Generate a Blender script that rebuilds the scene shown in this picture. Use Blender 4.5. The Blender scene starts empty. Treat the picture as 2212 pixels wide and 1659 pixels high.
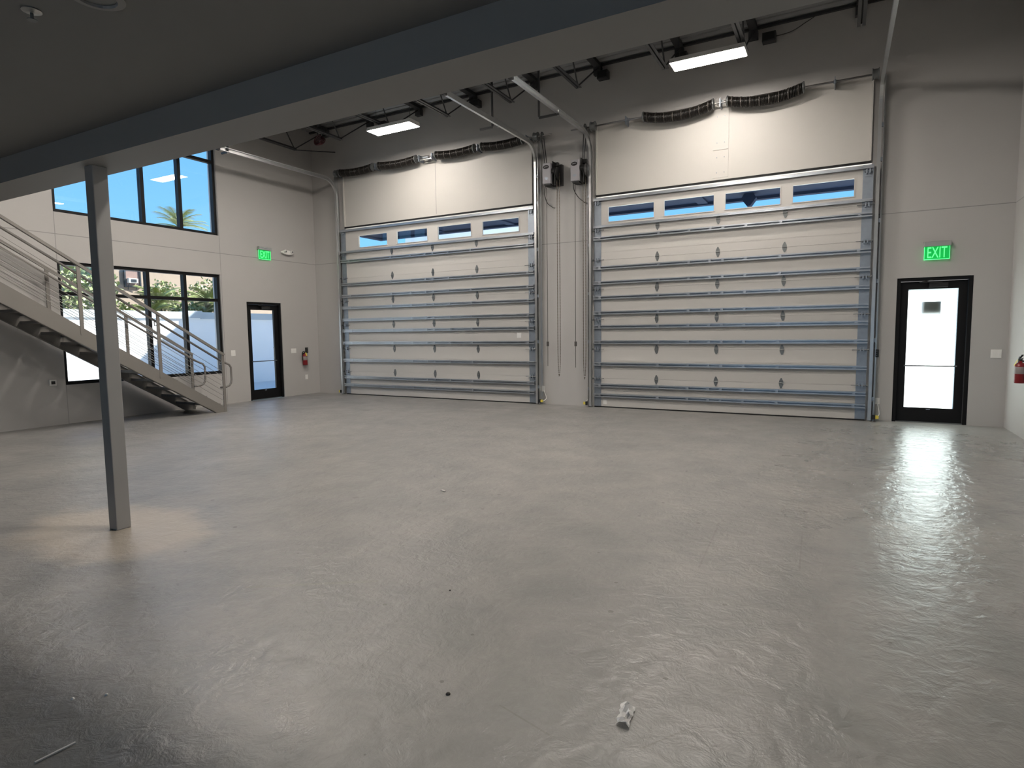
import bpy, bmesh, math, random
from mathutils import Vector, Matrix

random.seed(7)
S = bpy.context.scene
COL = S.collection
R = math.radians

# ------------------------------------------------------------------ room measures (metres)
XL, XR, D = -11.3705, 2.1021, 10.864      # left wall, right wall, back wall faces
YR = -5.0                                  # rear wall
ZJ = 3.155                                 # cast joint line in the wall panels
ZDECK = 6.34
WT = 0.25

# ------------------------------------------------------------------ camera
cam_d = bpy.data.cameras.new('camera')
cam = bpy.data.objects.new('camera', cam_d)
COL.objects.link(cam)
yaw, pit, rol = R(28.6844), R(-4.8173), R(-0.7252)
Fw = Vector((-math.sin(yaw) * math.cos(pit), math.cos(yaw) * math.cos(pit), math.sin(pit)))
Rt = Vector((math.cos(yaw), math.sin(yaw), 0))
Up = Rt.cross(Fw)
Rr = math.cos(rol) * Rt + math.sin(rol) * Up
Ur = -math.sin(rol) * Rt + math.cos(rol) * Up
M = Matrix((Rr, Ur, -Fw)).transposed().to_4x4()
M.translation = Vector((0, 0, 1.4502))
cam.matrix_world = M
cam_d.sensor_fit = 'HORIZONTAL'
cam_d.sensor_width = 36.0
cam_d.lens = 1298.55 * 36.0 / 2212.0
cam_d.shift_x = (1106 - 1102.12) / 2212.0
cam_d.shift_y = -(829.5 - 826.39) / 2212.0
cam_d.clip_end = 300
S.camera = cam

# ------------------------------------------------------------------ sky, sun, exposure
LAMP_BACK, LAMP_FRONT = 63.0, 126.0
world = bpy.data.worlds.new('sky')
S.world = world
world.use_nodes = True
wn, wl = world.node_tree.nodes, world.node_tree.links
wn.clear()
wo = wn.new('ShaderNodeOutputWorld')
wb = wn.new('ShaderNodeBackground')
wr = wn.new('ShaderNodeValToRGB')
wc = wn.new('ShaderNodeTexCoord')
ws = wn.new('ShaderNodeSeparateXYZ')
wl.new(wc.outputs['Generated'], ws.inputs[0])
wl.new(ws.outputs['Z'], wr.inputs[0])
wl.new(wr.outputs[0], wb.inputs[0])
wl.new(wb.outputs[0], wo.inputs[0])
wr.color_ramp.elements[0].position = 0.0
wr.color_ramp.elements[0].color = (0.31, 0.68, 1.0, 1)
wr.color_ramp.elements[1].position = 0.45
wr.color_ramp.elements[1].color = (0.10, 0.36, 0.90, 1)
wb.inputs[1].default_value = 1.4

sun_d = bpy.data.lights.new('sun', 'SUN')
sun_d.energy = 26.0
sun_d.angle = R(0.6)
sun_d.color = (1.0, 0.95, 0.86)
sun = bpy.data.objects.new('sun', sun_d)
COL.objects.link(sun)
sun.rotation_euler = Vector((-0.5, -1.0, -0.81)).to_track_quat('-Z', 'Y').to_euler()

# daylight through the glazed front of the bay behind the photographer
day_d = bpy.data.lights.new('daylight_rear_window', 'AREA')
day_d.shape = 'RECTANGLE'
day_d.size, day_d.size_y = 5.0, 1.9
day_d.energy = 11.0
day_d.color = (0.45, 0.65, 1.0)
day = bpy.data.objects.new('daylight_rear_window', day_d)
COL.objects.link(day)
day.location = (-2.0, YR - 0.35, 1.25)
day.rotation_euler = (R(90), 0, 0)

S.view_settings.view_transform = 'Standard'
S.view_settings.look = 'None'
S.view_settings.exposure = 0.0
S.view_settings.gamma = 1.0
S.view_settings.use_curve_mapping = False
S.cycles.max_bounces = 10
S.cycles.diffuse_bounces = 5
S.cycles.glossy_bounces = 4
S.cycles.transparent_max_bounces = 12
S.cycles.caustics_reflective = False
S.cycles.caustics_refractive = False
S.cycles.sample_clamp_indirect = 6.0
S.cycles.use_denoising = True


# ------------------------------------------------------------------ mesh builder
class MB:
    def __init__(self):
        self.v, self.f = [], []

    def add(self, vs, fs):
        o = len(self.v)
        self.v += [tuple(p) for p in vs]
        self.f += [tuple(i + o for i in f) for f in fs]
        return self

    def box(self, x0, x1, y0, y1, z0, z1):
        if x0 > x1: x0, x1 = x1, x0
        if y0 > y1: y0, y1 = y1, y0
        if z0 > z1: z0, z1 = z1, z0
        vs = [(x0, y0, z0), (x1, y0, z0), (x1, y1, z0), (x0, y1, z0),
              (x0, y0, z1), (x1, y0, z1), (x1, y1, z1), (x0, y1, z1)]
        return self.add(vs, [(0, 3, 2, 1), (4, 5, 6, 7), (0, 1, 5, 4), (1, 2, 6, 5), (2, 3, 7, 6), (3, 0, 4, 7)])

    def bar(self, p, q, w, h, up=(0, 0, 1)):
        """rectangular bar from p to q, w across, h along up"""
        p, q = Vector(p), Vector(q)
        t = (q - p).normalized()
        u = Vector(up)
        s = t.cross(u)
        if s.length < 1e-5:
            s = t.cross(Vector((0, 1, 0)))
        s.normalize()
        u = s.cross(t).normalized()
        vs = []
        for c in (p, q):
            for a, b in ((-1, -1), (1, -1), (1, 1), (-1, 1)):
                vs.append(c + s * (a * w / 2) + u * (b * h / 2))
        return self.add(vs, [(3, 2, 1, 0), (4, 5, 6, 7), (0, 1, 5, 4), (1, 2, 6, 5), (2, 3, 7, 6), (3, 0, 4, 7)])

    def tube(self, pts, r, n=10, caps=True):
        pts = [Vector(p) for p in pts]
        rs = r if isinstance(r, (list, tuple)) else [r] * len(pts)
        vs, fs = [], []
        prev = None
        for i, p in enumerate(pts):
            if i == 0: t = pts[1] - pts[0]
            elif i == len(pts) - 1: t = pts[-1] - pts[-2]
            else: t = (pts[i + 1] - pts[i]).normalized() + (pts[i] - pts[i - 1]).normalized()
            t.normalize()
            if prev is None:
                a = Vector((0, 0, 1)) if abs(t.z) < 0.9 else Vector((1, 0, 0))
                s = t.cross(a).normalized()
            else:
                s = (prev - t * prev.dot(t)).normalized()
            prev = s
            b = t.cross(s)
            for k in range(n):
                an = 2 * math.pi * k / n
                vs.append(p + s * (math.cos(an) * rs[i]) + b * (math.sin(an) * rs[i]))
        for i in range(len(pts) - 1):
            for k in range(n):
                k2 = (k + 1) % n
                fs.append((i * n + k, i * n + k2, (i + 1) * n + k2, (i + 1) * n + k))
        if caps:
            fs.append(tuple(range(n - 1, -1, -1)))
            o = (len(pts) - 1) * n
            fs.append(tuple(o + k for k in range(n)))
        return self.add(vs, fs)

    def prism(self, poly, axis, a, b):
        """extrude a polygon given in the two other axes along axis from a to b"""
        def mk(p, c):
            if axis == 'x': return (c, p[0], p[1])
            if axis == 'y': return (p[0], c, p[1])
            return (p[0], p[1], c)
        n = len(poly)
        vs = [mk(p, a) for p in poly] + [mk(p, b) for p in poly]
        fs = [tuple(range(n - 1, -1, -1)), tuple(range(n, 2 * n))]
        fs += [(i, (i + 1) % n, n + (i + 1) % n, n + i) for i in range(n)]
        return self.add(vs, fs)

    def sweep(self, prof, path, xc, mirror=False):
        """sweep a profile (dx, dn) along a path of (y, z) lying in the plane x = xc"""
        n = len(prof)
        vs, fs = [], []
        P = [Vector((0, a, b)) for a, b in path]
        for i, p in enumerate(P):
            if i == 0: t = P[1] - P[0]
            elif i == len(P) - 1: t = P[-1] - P[-2]
            else: t = (P[i + 1] - P[i]).normalized() + (P[i] - P[i - 1]).normalized()
            t.normalize()
            nn = Vector((0, -t.z, t.y))
            for dx, dn in prof:
                q = p + nn * dn
                vs.append((xc + dx, q.y, q.z))
        for i in range(len(P) - 1):
            for k in range(n):
                k2 = (k + 1) % n
                fs.append((i * n + k, i * n + k2, (i + 1) * n + k2, (i + 1) * n + k))
        fs.append(tuple(range(n - 1, -1, -1)))
        o = (len(P) - 1) * n
        fs.append(tuple(o + k for k in range(n)))
        return self.add(vs, fs)

    def lathe(self, prof, c=(0, 0, 0), n=24, axis='z'):
        """prof = (radius, height) pairs"""
        vs, fs = [], []
        for r, h in prof:
            for k in range(n):
                a = 2 * math.pi * k / n
                u, w = r * math.cos(a), r * math.sin(a)
                p = {'z': (u, w, h), 'y': (u, h, w), 'x': (h, u, w)}[axis]
                vs.append((p[0] + c[0], p[1] + c[1], p[2] + c[2]))
        m = len(prof)
        for i in range(m - 1):
            for k in range(n):
                k2 = (k + 1) % n
                fs.append((i * n + k, i * n + k2, (i + 1) * n + k2, (i + 1) * n + k))
        fs.append(tuple(range(n - 1, -1, -1)))
        fs.append(tuple((m - 1) * n + k for k in range(n)))
        return self.add(vs, fs)

    def mesh(self, name, mat, off=(0, 0, 0), smooth=False):
        me = bpy.data.meshes.new(name)
        me.from_pydata([(x - off[0], y - off[1], z - off[2]) for x, y, z in self.v], [], self.f)
        bm = bmesh.new()
        bm.from_mesh(me)
        bmesh.ops.recalc_face_normals(bm, faces=bm.faces)
        bm.to_mesh(me)
        bm.free()
        if smooth:
            for p in me.polygons: p.use_smooth = True
        if mat: me.materials.append(mat)
        me.update()
        return me

    def build(self, name, mat, parent=None, smooth=False, bevel=0.0):
        off = Vector((0, 0, 0))
        q = parent
        while q is not None:
            off += q.location
            q = q.parent
        o = bpy.data.objects.new(name, self.mesh(name, mat, off, smooth))
        COL.objects.link(o)
        if parent: o.parent = parent
        if bevel:
            b = o.modifiers.new('bevel', 'BEVEL')
            b.width, b.segments, b.limit_method = bevel, 2, 'ANGLE'
        return o


def tag(o, label=None, cat=None, group=None, kind=None):
    if label: o['label'] = label
    if cat: o['category'] = cat
    if group: o['group'] = group
    if kind: o['kind'] = kind
    return o


def thing(name, loc, label, cat, group=None):
    o = bpy.data.objects.new(name, None)
    o.empty_display_size = 0.1
    COL.objects.link(o)
    o.location = loc
    return tag(o, label, cat, group)


def struct(name, mb, mat, parent=None):
    o = mb.build(name, mat, parent)
    if parent is None: o['kind'] = 'structure'
    return o


def inst(src_mesh, name, loc, parent, rot=None):
    """one more object of a repeated piece, placed in world space under its parent"""
    o = bpy.data.objects.new(name, src_mesh)
    COL.objects.link(o)
    o.parent = parent
    off = Vector((0, 0, 0))
    q = parent
    while q is not None:
        off += q.location
        q = q.parent
    o.location = Vector(loc) - off
    if rot: o.rotation_euler = rot
    return o


def dup(root, loc, label=None, group=None):
    r = root.copy()
    COL.objects.link(r)
    r.location = loc
    if label: r['label'] = label
    if group: r['group'] = group
    for ch in list(root.children):
        c = ch.copy()
        COL.objects.link(c)
        c.parent = r
        for g in list(ch.children):
            d = g.copy()
            COL.objects.link(d)
            d.parent = c
    return r


# ------------------------------------------------------------------ materials
def mat_new(name):
    m = bpy.data.materials.new(name)
    m.use_nodes = True
    return m, m.node_tree.nodes, m.node_tree.links, m.node_tree.nodes['Principled BSDF']


def pmat(name, col, rough=0.5, metal=0.0, var=0.08, scale=3.0, bump=0.0, bscale=40.0, spec=0.5):
    m, n, l, b = mat_new(name)
    b.inputs['Roughness'].default_value = rough
    b.inputs['Metallic'].default_value = metal
    b.inputs['Specular IOR Level'].default_value = spec
    tc = n.new('ShaderNodeTexCoord')
    nz = n.new('ShaderNodeTexNoise')
    nz.inputs['Scale'].default_value = scale
    nz.inputs['Detail'].default_value = 5
    l.new(tc.outputs['Object'], nz.inputs['Vector'])
    mx = n.new('ShaderNodeMix')
    mx.data_type = 'RGBA'
    mx.inputs[6].default_value = tuple(c * (1 - var) for c in col) + (1,)
    mx.inputs[7].default_value = tuple(min(1, c * (1 + var)) for c in col) + (1,)
    l.new(nz.outputs['Fac'], mx.inputs[0])
    l.new(mx.outputs[2], b.inputs['Base Color'])
    if bump:
        n2 = n.new('ShaderNodeTexNoise')
        n2.inputs['Scale'].default_value = bscale
        l.new(tc.outputs['Object'], n2.inputs['Vector'])
        bp = n.new('ShaderNodeBump')
        bp.inputs['Strength'].default_value = bump
        bp.inputs['Distance'].default_value = 0.01
        l.new(n2.outputs['Fac'], bp.inputs['Height'])
        l.new(bp.outputs[0], b.inputs['Normal'])
    return m


def emat(name, col, strength):
    m, n, l, b = mat_new(name)
    b.inputs['Base Color'].default_value = tuple(col) + (1,)
    b.inputs['Emission Color'].default_value = tuple(col) + (1,)
    b.inputs['Emission Strength'].default_value = strength
    return m


def mth(n, l, op, a, b=None, c=None):
    x = n.new('ShaderNodeMath')
    x.operation = op
    for i, v in enumerate((a, b, c)):
        if v is None: continue
        if isinstance(v, (int, float)): x.inputs[i].default_value = v
        else: l.new(v, x.inputs[i])
    return x.outputs[0]


def wall_mat(name, col, vlines=None, vaxis='Y'):
    """painted tilt-up concrete: faint roller mottling, thin cast joints at fixed heights"""
    m, n, l, b = mat_new(name)
    b.inputs['Roughness'].default_value = 0.45
    g = n.new('ShaderNodeNewGeometry')
    sp = n.new('ShaderNodeSeparateXYZ')
    l.new(g.outputs['Position'], sp.inputs[0])
    nz = n.new('ShaderNodeTexNoise')
    nz.inputs['Scale'].default_value = 1.3
    nz.inputs['Detail'].default_value = 6
    l.new(g.outputs['Position'], nz.inputs['Vector'])
    line = mth(n, l, 'LESS_THAN', mth(n, l, 'ABSOLUTE', mth(n, l, 'SUBTRACT', sp.outputs['Z'], ZJ)), 0.006)
    for v, lo, hi in (vlines or []):
        a = mth(n, l, 'LESS_THAN', mth(n, l, 'ABSOLUTE', mth(n, l, 'SUBTRACT', sp.outputs[vaxis], v)), 0.005)
        line = mth(n, l, 'MAXIMUM', line, a)
    mx = n.new('ShaderNodeMix')
    mx.data_type = 'RGBA'
    mx.inputs[6].default_value = tuple(c * 0.95 for c in col) + (1,)
    mx.inputs[7].default_value = tuple(c * 1.04 for c in col) + (1,)
    l.new(nz.outputs['Fac'], mx.inputs[0])
    m2 = n.new('ShaderNodeMix')
    m2.data_type = 'RGBA'
    m2.inputs[7].default_value = tuple(c * 0.45 for c in col) + (1,)
    l.new(mth(n, l, 'MULTIPLY', line, 0.75), m2.inputs[0])
    l.new(mx.outputs[2], m2.inputs[6])
    l.new(m2.outputs[2], b.inputs['Base Color'])
    n2 = n.new('ShaderNodeTexNoise')
    n2.inputs['Scale'].default_value = 60
    l.new(g.outputs['Position'], n2.inputs['Vector'])
    bp = n.new('ShaderNodeBump')
    bp.inputs['Strength'].default_value = 0.08
    bp.inputs['Distance'].default_value = 0.01
    l.new(n2.outputs['Fac'], bp.inputs['Height'])
    l.new(bp.outputs[0], b.inputs['Normal'])
    return m


def floor_mat():
    m, n, l, b = mat_new('sealed_concrete')
    g = n.new('ShaderNodeNewGeometry')
    sp = n.new('ShaderNodeSeparateXYZ')
    l.new(g.outputs['Position'], sp.inputs[0])
    P = g.outputs['Position']

    def noise(scale, detail=6, rough=0.6, dist=0.0, vec=P):
        x = n.new('ShaderNodeTexNoise')
        x.inputs['Scale'].default_value = scale
        x.inputs['Detail'].default_value = detail
        x.inputs['Roughness'].default_value = rough
        x.inputs['Distortion'].default_value = dist
        l.new(vec, x.inputs['Vector'])
        return x.outputs['Fac']

    def ramp(fac, p0, c0, p1, c1):
        x = n.new('ShaderNodeValToRGB')
        x.color_ramp.elements[0].position, x.color_ramp.elements[0].color = p0, c0 + (1,)
        x.color_ramp.elements[1].position, x.color_ramp.elements[1].color = p1, c1 + (1,)
        l.new(fac, x.inputs[0])
        return x.outputs[0]

    def mixc(fac, a, bcol, mode='MIX'):
        x = n.new('ShaderNodeMix')
        x.data_type = 'RGBA'
        x.blend_type = mode
        if isinstance(fac, (int, float)): x.inputs[0].default_value = fac
        else: l.new(fac, x.inputs[0])
        l.new(a, x.inputs[6])
        if isinstance(bcol, tuple): x.inputs[7].default_value = bcol + (1,)
        else: l.new(bcol, x.inputs[7])
        return x.outputs[2]

    base = ramp(noise(0.55, 7, 0.62, 0.4), 0.32, (0.245, 0.240, 0.232), 0.72, (0.308, 0.296, 0.279))
    cloud = ramp(noise(2.3, 8, 0.65, 0.7), 0.35, (0.80, 0.82, 0.82), 0.66, (1.04, 1.035, 1.02))
    col = mixc(1.0, base, cloud, 'MULTIPLY')
    fine = ramp(noise(28, 4, 0.7), 0.30, (0.90, 0.90, 0.90), 0.7, (1.03, 1.03, 1.03))
    col = mixc(1.0, col, fine, 'MULTIPLY')
    # small dark drips: scattered cells, only some of them filled
    vo = n.new('ShaderNodeTexVoronoi')
    vo.voronoi_dimensions = '2D'
    vo.inputs['Scale'].default_value = 2.4
    l.new(P, vo.inputs['Vector'])
    sc = n.new('ShaderNodeSeparateColor')
    l.new(vo.outputs['Color'], sc.inputs[0])
    rad = mth(n, l, 'MULTIPLY', mth(n, l, 'GREATER_THAN', sc.outputs[0], 0.35), mth(n, l, 'MULTIPLY', sc.outputs[1], 0.055))
    edge = mth(n, l, 'ADD', vo.outputs['Distance'], mth(n, l, 'MULTIPLY', noise(30, 2), 0.03))
    drip = mth(n, l, 'LESS_THAN', edge, rad)
    col = mixc(mth(n, l, 'MULTIPLY', drip, 0.62), col, (0.09, 0.085, 0.075))
    vo2 = n.new('ShaderNodeTexVoronoi')
    vo2.voronoi_dimensions = '2D'
    vo2.inputs['Scale'].default_value = 0.9
    l.new(P, vo2.inputs['Vector'])
    sc2 = n.new('ShaderNodeSeparateColor')
    l.new(vo2.outputs['Color'], sc2.inputs[0])
    rad2 = mth(n, l, 'MULTIPLY', mth(n, l, 'GREATER_THAN', sc2.outputs[2], 0.72), mth(n, l, 'MULTIPLY', sc2.outputs[0], 0.11))
    edge2 = mth(n, l, 'ADD', vo2.outputs['Distance'], mth(n, l, 'MULTIPLY', noise(14, 3), 0.09))
    col = mixc(mth(n, l, 'MULTIPLY', mth(n, l, 'LESS_THAN', edge2, rad2), 0.45), col, (0.13, 0.125, 0.11))

    # scuffs with a place and a length of their own
    def seg(ax, ay, bx, by, w):
        dx, dy = bx - ax, by - ay
        L2 = dx * dx + dy * dy
        px = mth(n, l, 'SUBTRACT', sp.outputs['X'], ax)
        py = mth(n, l, 'SUBTRACT', sp.outputs['Y'], ay)
        t = mth(n, l, 'DIVIDE', mth(n, l, 'ADD', mth(n, l, 'MULTIPLY', px, dx), mth(n, l, 'MULTIPLY', py, dy)), L2)
        t = mth(n, l, 'MINIMUM', mth(n, l, 'MAXIMUM', t, 0.0), 1.0)
        ex = mth(n, l, 'SUBTRACT', px, mth(n, l, 'MULTIPLY', t, dx))
        ey = mth(n, l, 'SUBTRACT', py, mth(n, l, 'MULTIPLY', t, dy))
        d = mth(n, l, 'SQRT', mth(n, l, 'ADD', mth(n, l, 'MULTIPLY', ex, ex), mth(n, l, 'MULTIPLY', ey, ey)))
        return mth(n, l, 'LESS_THAN', d, w)

    sc_ = None
    for a in ((-0.749, 4.613, -0.713, 3.683, 0.006), (-0.19, 4.66, -0.17, 3.9, 0.005),
              (-1.12, 1.93, -0.87, 1.86, 0.004), (-0.44, 2.13, -0.56, 1.95, 0.004), (-2.95, 1.52, -2.80, 1.62, 0.008)):
        s_ = seg(*a)
        sc_ = s_ if sc_ is None else mth(n, l, 'MAXIMUM', sc_, s_)
    col = mixc(mth(n, l, 'MULTIPLY', sc_, 0.35), col, (0.14, 0.13, 0.115))
    col = mixc(mth(n, l, 'MULTIPLY', seg(-2.95, 2.22, -2.35, 2.62, 0.016), 0.28), col, (0.25, 0.25, 0.19))
    # warm pool of light painted into the concrete round the column foot
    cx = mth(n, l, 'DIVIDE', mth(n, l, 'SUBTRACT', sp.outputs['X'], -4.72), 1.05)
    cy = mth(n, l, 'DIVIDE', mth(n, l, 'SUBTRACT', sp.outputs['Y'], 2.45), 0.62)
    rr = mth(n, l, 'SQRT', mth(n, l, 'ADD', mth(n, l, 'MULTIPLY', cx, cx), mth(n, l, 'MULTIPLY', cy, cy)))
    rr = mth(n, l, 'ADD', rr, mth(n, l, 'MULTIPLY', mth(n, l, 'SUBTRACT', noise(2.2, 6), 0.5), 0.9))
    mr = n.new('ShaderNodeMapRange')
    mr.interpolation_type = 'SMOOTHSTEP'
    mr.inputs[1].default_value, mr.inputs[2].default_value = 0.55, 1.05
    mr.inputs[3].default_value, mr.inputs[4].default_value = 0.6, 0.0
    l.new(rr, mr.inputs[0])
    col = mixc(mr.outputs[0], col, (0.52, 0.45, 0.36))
    l.new(col, b.inputs['Base Color'])
    ro = n.new('ShaderNodeMapRange')
    ro.inputs[1].default_value, ro.inputs[2].default_value = 0.3, 0.7
    ro.inputs[3].default_value, ro.inputs[4].default_value = 0.30, 0.44
    l.new(noise(1.7, 6, 0.6, 0.5), ro.inputs[0])
    # worn, glossier sealer on the path in front of the frosted door
    gx_ = mth(n, l, 'DIVIDE', mth(n, l, 'SUBTRACT', sp.outputs['X'], 1.0), 1.9)
    gy_ = mth(n, l, 'DIVIDE', mth(n, l, 'SUBTRACT', sp.outputs['Y'], 7.2), 4.2)
    gr = mth(n, l, 'ADD', mth(n, l, 'SQRT', mth(n, l, 'ADD', mth(n, l, 'MULTIPLY', gx_, gx_), mth(n, l, 'MULTIPLY', gy_, gy_))), mth(n, l, 'MULTIPLY', noise(1.5, 4), 0.4))
    gm = n.new('ShaderNodeMapRange')
    gm.interpolation_type = 'SMOOTHSTEP'
    gm.inputs[1].default_value, gm.inputs[2].default_value = 0.35, 1.5
    gm.inputs[3].default_value, gm.inputs[4].default_value = 0.15, 0.0
    l.new(gr, gm.inputs[0])
    l.new(mth(n, l, 'SUBTRACT', ro.outputs[0], gm.outputs[0]), b.inputs['Roughness'])
    b.inputs['Specular IOR Level'].default_value = 0.5
    bp = n.new('ShaderNodeBump')
    bp.inputs['Strength'].default_value = 0.55
    bp.inputs['Distance'].default_value = 0.02
    l.new(noise(10, 5, 0.6, 0.4), bp.inputs['Height'])
    l.new(bp.outputs[0], b.inputs['Normal'])
    return m


def glass_mat(name, tint):
    m = bpy.data.materials.new(name)
    m.use_nodes = True
    n, l = m.node_tree.nodes, m.node_tree.links
    n.clear()
    o = n.new('ShaderNodeOutputMaterial')
    t = n.new('ShaderNodeBsdfTransparent')
    t.inputs[0].default_value = tint + (1,)
    gl = n.new('ShaderNodeBsdfGlossy')
    gl.inputs['Roughness'].default_value = 0.0
    lw = n.new('ShaderNodeLayerWeight')
    lw.inputs[0].default_value = 0.5
    p = mth(n, l, 'POWER', lw.outputs['Facing'], 5.0)
    f = mth(n, l, 'ADD', mth(n, l, 'MULTIPLY', p, 0.95), 0.04)
    mx = n.new('ShaderNodeMixShader')
    l.new(f, mx.inputs[0])
    l.new(t.outputs[0], mx.inputs[1])
    l.new(gl.outputs[0], mx.inputs[2])
    l.new(mx.outputs[0], o.inputs[0])
    return m


def frost_mat():
    m = bpy.data.materials.new('frosted_film')
    m.use_nodes = True
    n, l = m.node_tree.nodes, m.node_tree.links
    n.clear()
    o = n.new('ShaderNodeOutputMaterial')
    t = n.new('ShaderNodeBsdfTranslucent')
    t.inputs[0].default_value = (0.90, 0.95, 0.95, 1)
    d = n.new('ShaderNodeBsdfDiffuse')
    d.inputs[0].default_value = (0.7, 0.75, 0.75, 1)
    nz = n.new('ShaderNodeTexNoise')
    nz.inputs['Scale'].default_value = 5
    f = mth(n, l, 'ADD', mth(n, l, 'MULTIPLY', nz.outputs['Fac'], 0.06), 0.05)
    mx = n.new('ShaderNodeMixShader')
    l.new(f, mx.inputs[0])
    l.new(t.outputs[0], mx.inputs[1])
    l.new(d.outputs[0], mx.inputs[2])
    l.new(mx.outputs[0], o.inputs[0])
    return m


WALLC = (0.465, 0.452, 0.437)
m_wallL = wall_mat('left_wall_paint', WALLC, [(8.262, 0, 9), (5.25, 0, 9)], 'Y')
m_wall = wall_mat('wall_paint', WALLC)
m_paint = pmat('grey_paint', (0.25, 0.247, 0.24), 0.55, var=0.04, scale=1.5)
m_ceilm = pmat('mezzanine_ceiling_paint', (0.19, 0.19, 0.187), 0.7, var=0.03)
m_floor = floor_mat()
m_column = pmat('column_paint', (0.29, 0.285, 0.28), 0.45, var=0.04, scale=2)
m_deck = pmat('galvanised_deck', (0.30, 0.30, 0.30), 0.5, 0.5, var=0.15, scale=2)
m_joist = pmat('dark_joist_primer', (0.040, 0.040, 0.042), 0.55, var=0.25, scale=6)
m_black = pmat('black_anodised', (0.005, 0.005, 0.0055), 0.5, 0.0, var=0.2, scale=8, spec=0.25)
m_blackp = pmat('black_plastic', (0.012, 0.012, 0.012), 0.5, var=0.2)
m_galv = pmat('galvanised_steel', (0.45, 0.48, 0.52), 0.36, 0.85, var=0.14, scale=9, bump=0.05)
m_galvd = pmat('dull_galvanised_steel', (0.32, 0.36, 0.41), 0.42, 0.75, var=0.15, scale=12)
m_rail = pmat('track_steel', (0.62, 0.63, 0.63), 0.30, 0.9, var=0.08, scale=7)
m_panel = pmat('door_panel_enamel', (0.56, 0.54, 0.51), 0.42, var=0.03, scale=1.2)
m_header = pmat('header_enamel', (0.55, 0.53, 0.495), 0.5, var=0.03, scale=2, bump=0.05, bscale=30)
m_hinge = pmat('hinge_steel', (0.20, 0.21, 0.21), 0.45, 0.7, var=0.2, scale=20)
m_shaft = pmat('shaft_steel', (0.30, 0.29, 0.28), 0.35, 0.85, var=0.1)
m_white = pmat('white_plastic', (0.80, 0.79, 0.76), 0.45, var=0.03)
m_operator = pmat('operator_grey', (0.36, 0.35, 0.37), 0.45, var=0.05)
m_stair = pmat('stair_paint', (0.195, 0.182, 0.166), 0.45, var=0.05, scale=3)
m_tread = pmat('tread_steel', (0.20, 0.19, 0.18), 0.6, var=0.1)
m_cable = pmat('stainless_cable', (0.42, 0.41, 0.39), 0.3, 0.9, var=0.05)
m_chain = pmat('zinc_chain', (0.17, 0.145, 0.115), 0.4, 0.7, var=0.2, scale=40)
m_cord = pmat('dark_cord', (0.06, 0.055, 0.05), 0.7)
m_red = pmat('extinguisher_red', (0.20, 0.007, 0.011), 0.35, var=0.1)
m_maroon = pmat('red_cable', (0.06, 0.008, 0.010), 0.5)
m_label = pmat('extinguisher_label', (0.27, 0.235, 0.23), 0.5, var=0.1, scale=30)
m_yellow = pmat('yellow_tag', (0.75, 0.62, 0.10), 0.5)
m_glass = glass_mat('clear_glass', (0.93, 0.96, 0.97))
m_glassd = glass_mat('door_window_glass', (0.90, 0.96, 0.98))
m_frost = frost_mat()
LAMPC = (1.0, 0.92, 0.84)
m_lens = emat('lamp_lens', LAMPC, LAMP_BACK)
m_lensf = emat('lamp_lens_front', LAMPC, LAMP_FRONT)
m_signp = emat('exit_panel_green', (0.0, 0.50, 0.08), 0.5)
m_signl = emat('exit_letter_green', (0.12, 1.0, 0.28), 1.1)
m_signe = emat('exit_edge_glow', (0.10, 1.0, 0.28), 1.5)
m_silver = pmat('sign_aluminium', (0.50, 0.50, 0.48), 0.4, 0.7, var=0.05)

# ------------------------------------------------------------------ walls, floor, ceilings
# openings (x or y from, to, z from, to)
OD1 = (-10.33, -5.40, 0.0, 3.93)
OD2 = (-4.06, 0.36, 0.0, 3.93)
PD_R = (0.7435, 1.6744, 0.0, 2.18)
PD_L = (8.8448, 9.7715, 0.0, 2.18)
WU = (5.246, 8.25, 3.515, 5.60)
WLO = (5.246, 8.235, 0.655, 2.715)


def holed(a0, a1, z0, z1, holes, put):
    """fill the rectangle a0..a1 x z0..z1 except the holes"""
    xs = sorted({a0, a1} | {h[0] for h in holes} | {h[1] for h in holes})
    for i in range(len(xs) - 1):
        lo, hi = xs[i], xs[i + 1]
        cuts = sorted((h[2], h[3]) for h in holes if h[0] < hi - 1e-6 and h[1] > lo + 1e-6)
        z = z0
        for c0, c1 in cuts:
            if c0 > z + 1e-6: put(lo, hi, z, c0)
            z = max(z, c1)
        if z < z1 - 1e-6: put(lo, hi, z, z1)


w = MB()
holed(XL - WT, XR + WT, 0, 6.7, [OD1, OD2, PD_R], lambda a, b, c, d: w.box(a, b, D, D + WT, c, d))
struct('wall_back', w, m_wall)
w = MB()
holed(YR - WT, D, 0, 6.7, [WU, WLO, PD_L], lambda a, b, c, d: w.box(XL - WT, XL, a, b, c, d))
struct('wall_left', w, m_wallL)
struct('wall_right', MB().box(XR, XR + WT, YR - WT, D, 0, 6.7), m_wall)
w = MB()
holed(XL, XR, 0, 6.7, [(-4.6, 0.6, 0.25, 2.3)], lambda a, b, c, d: w.box(a, b, YR - WT, YR, c, d))
struct('wall_rear', w, m_wall)
struct('floor', MB().box(XL, XR, YR, D + 0.06, -0.2, 0.0), m_floor)

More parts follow.
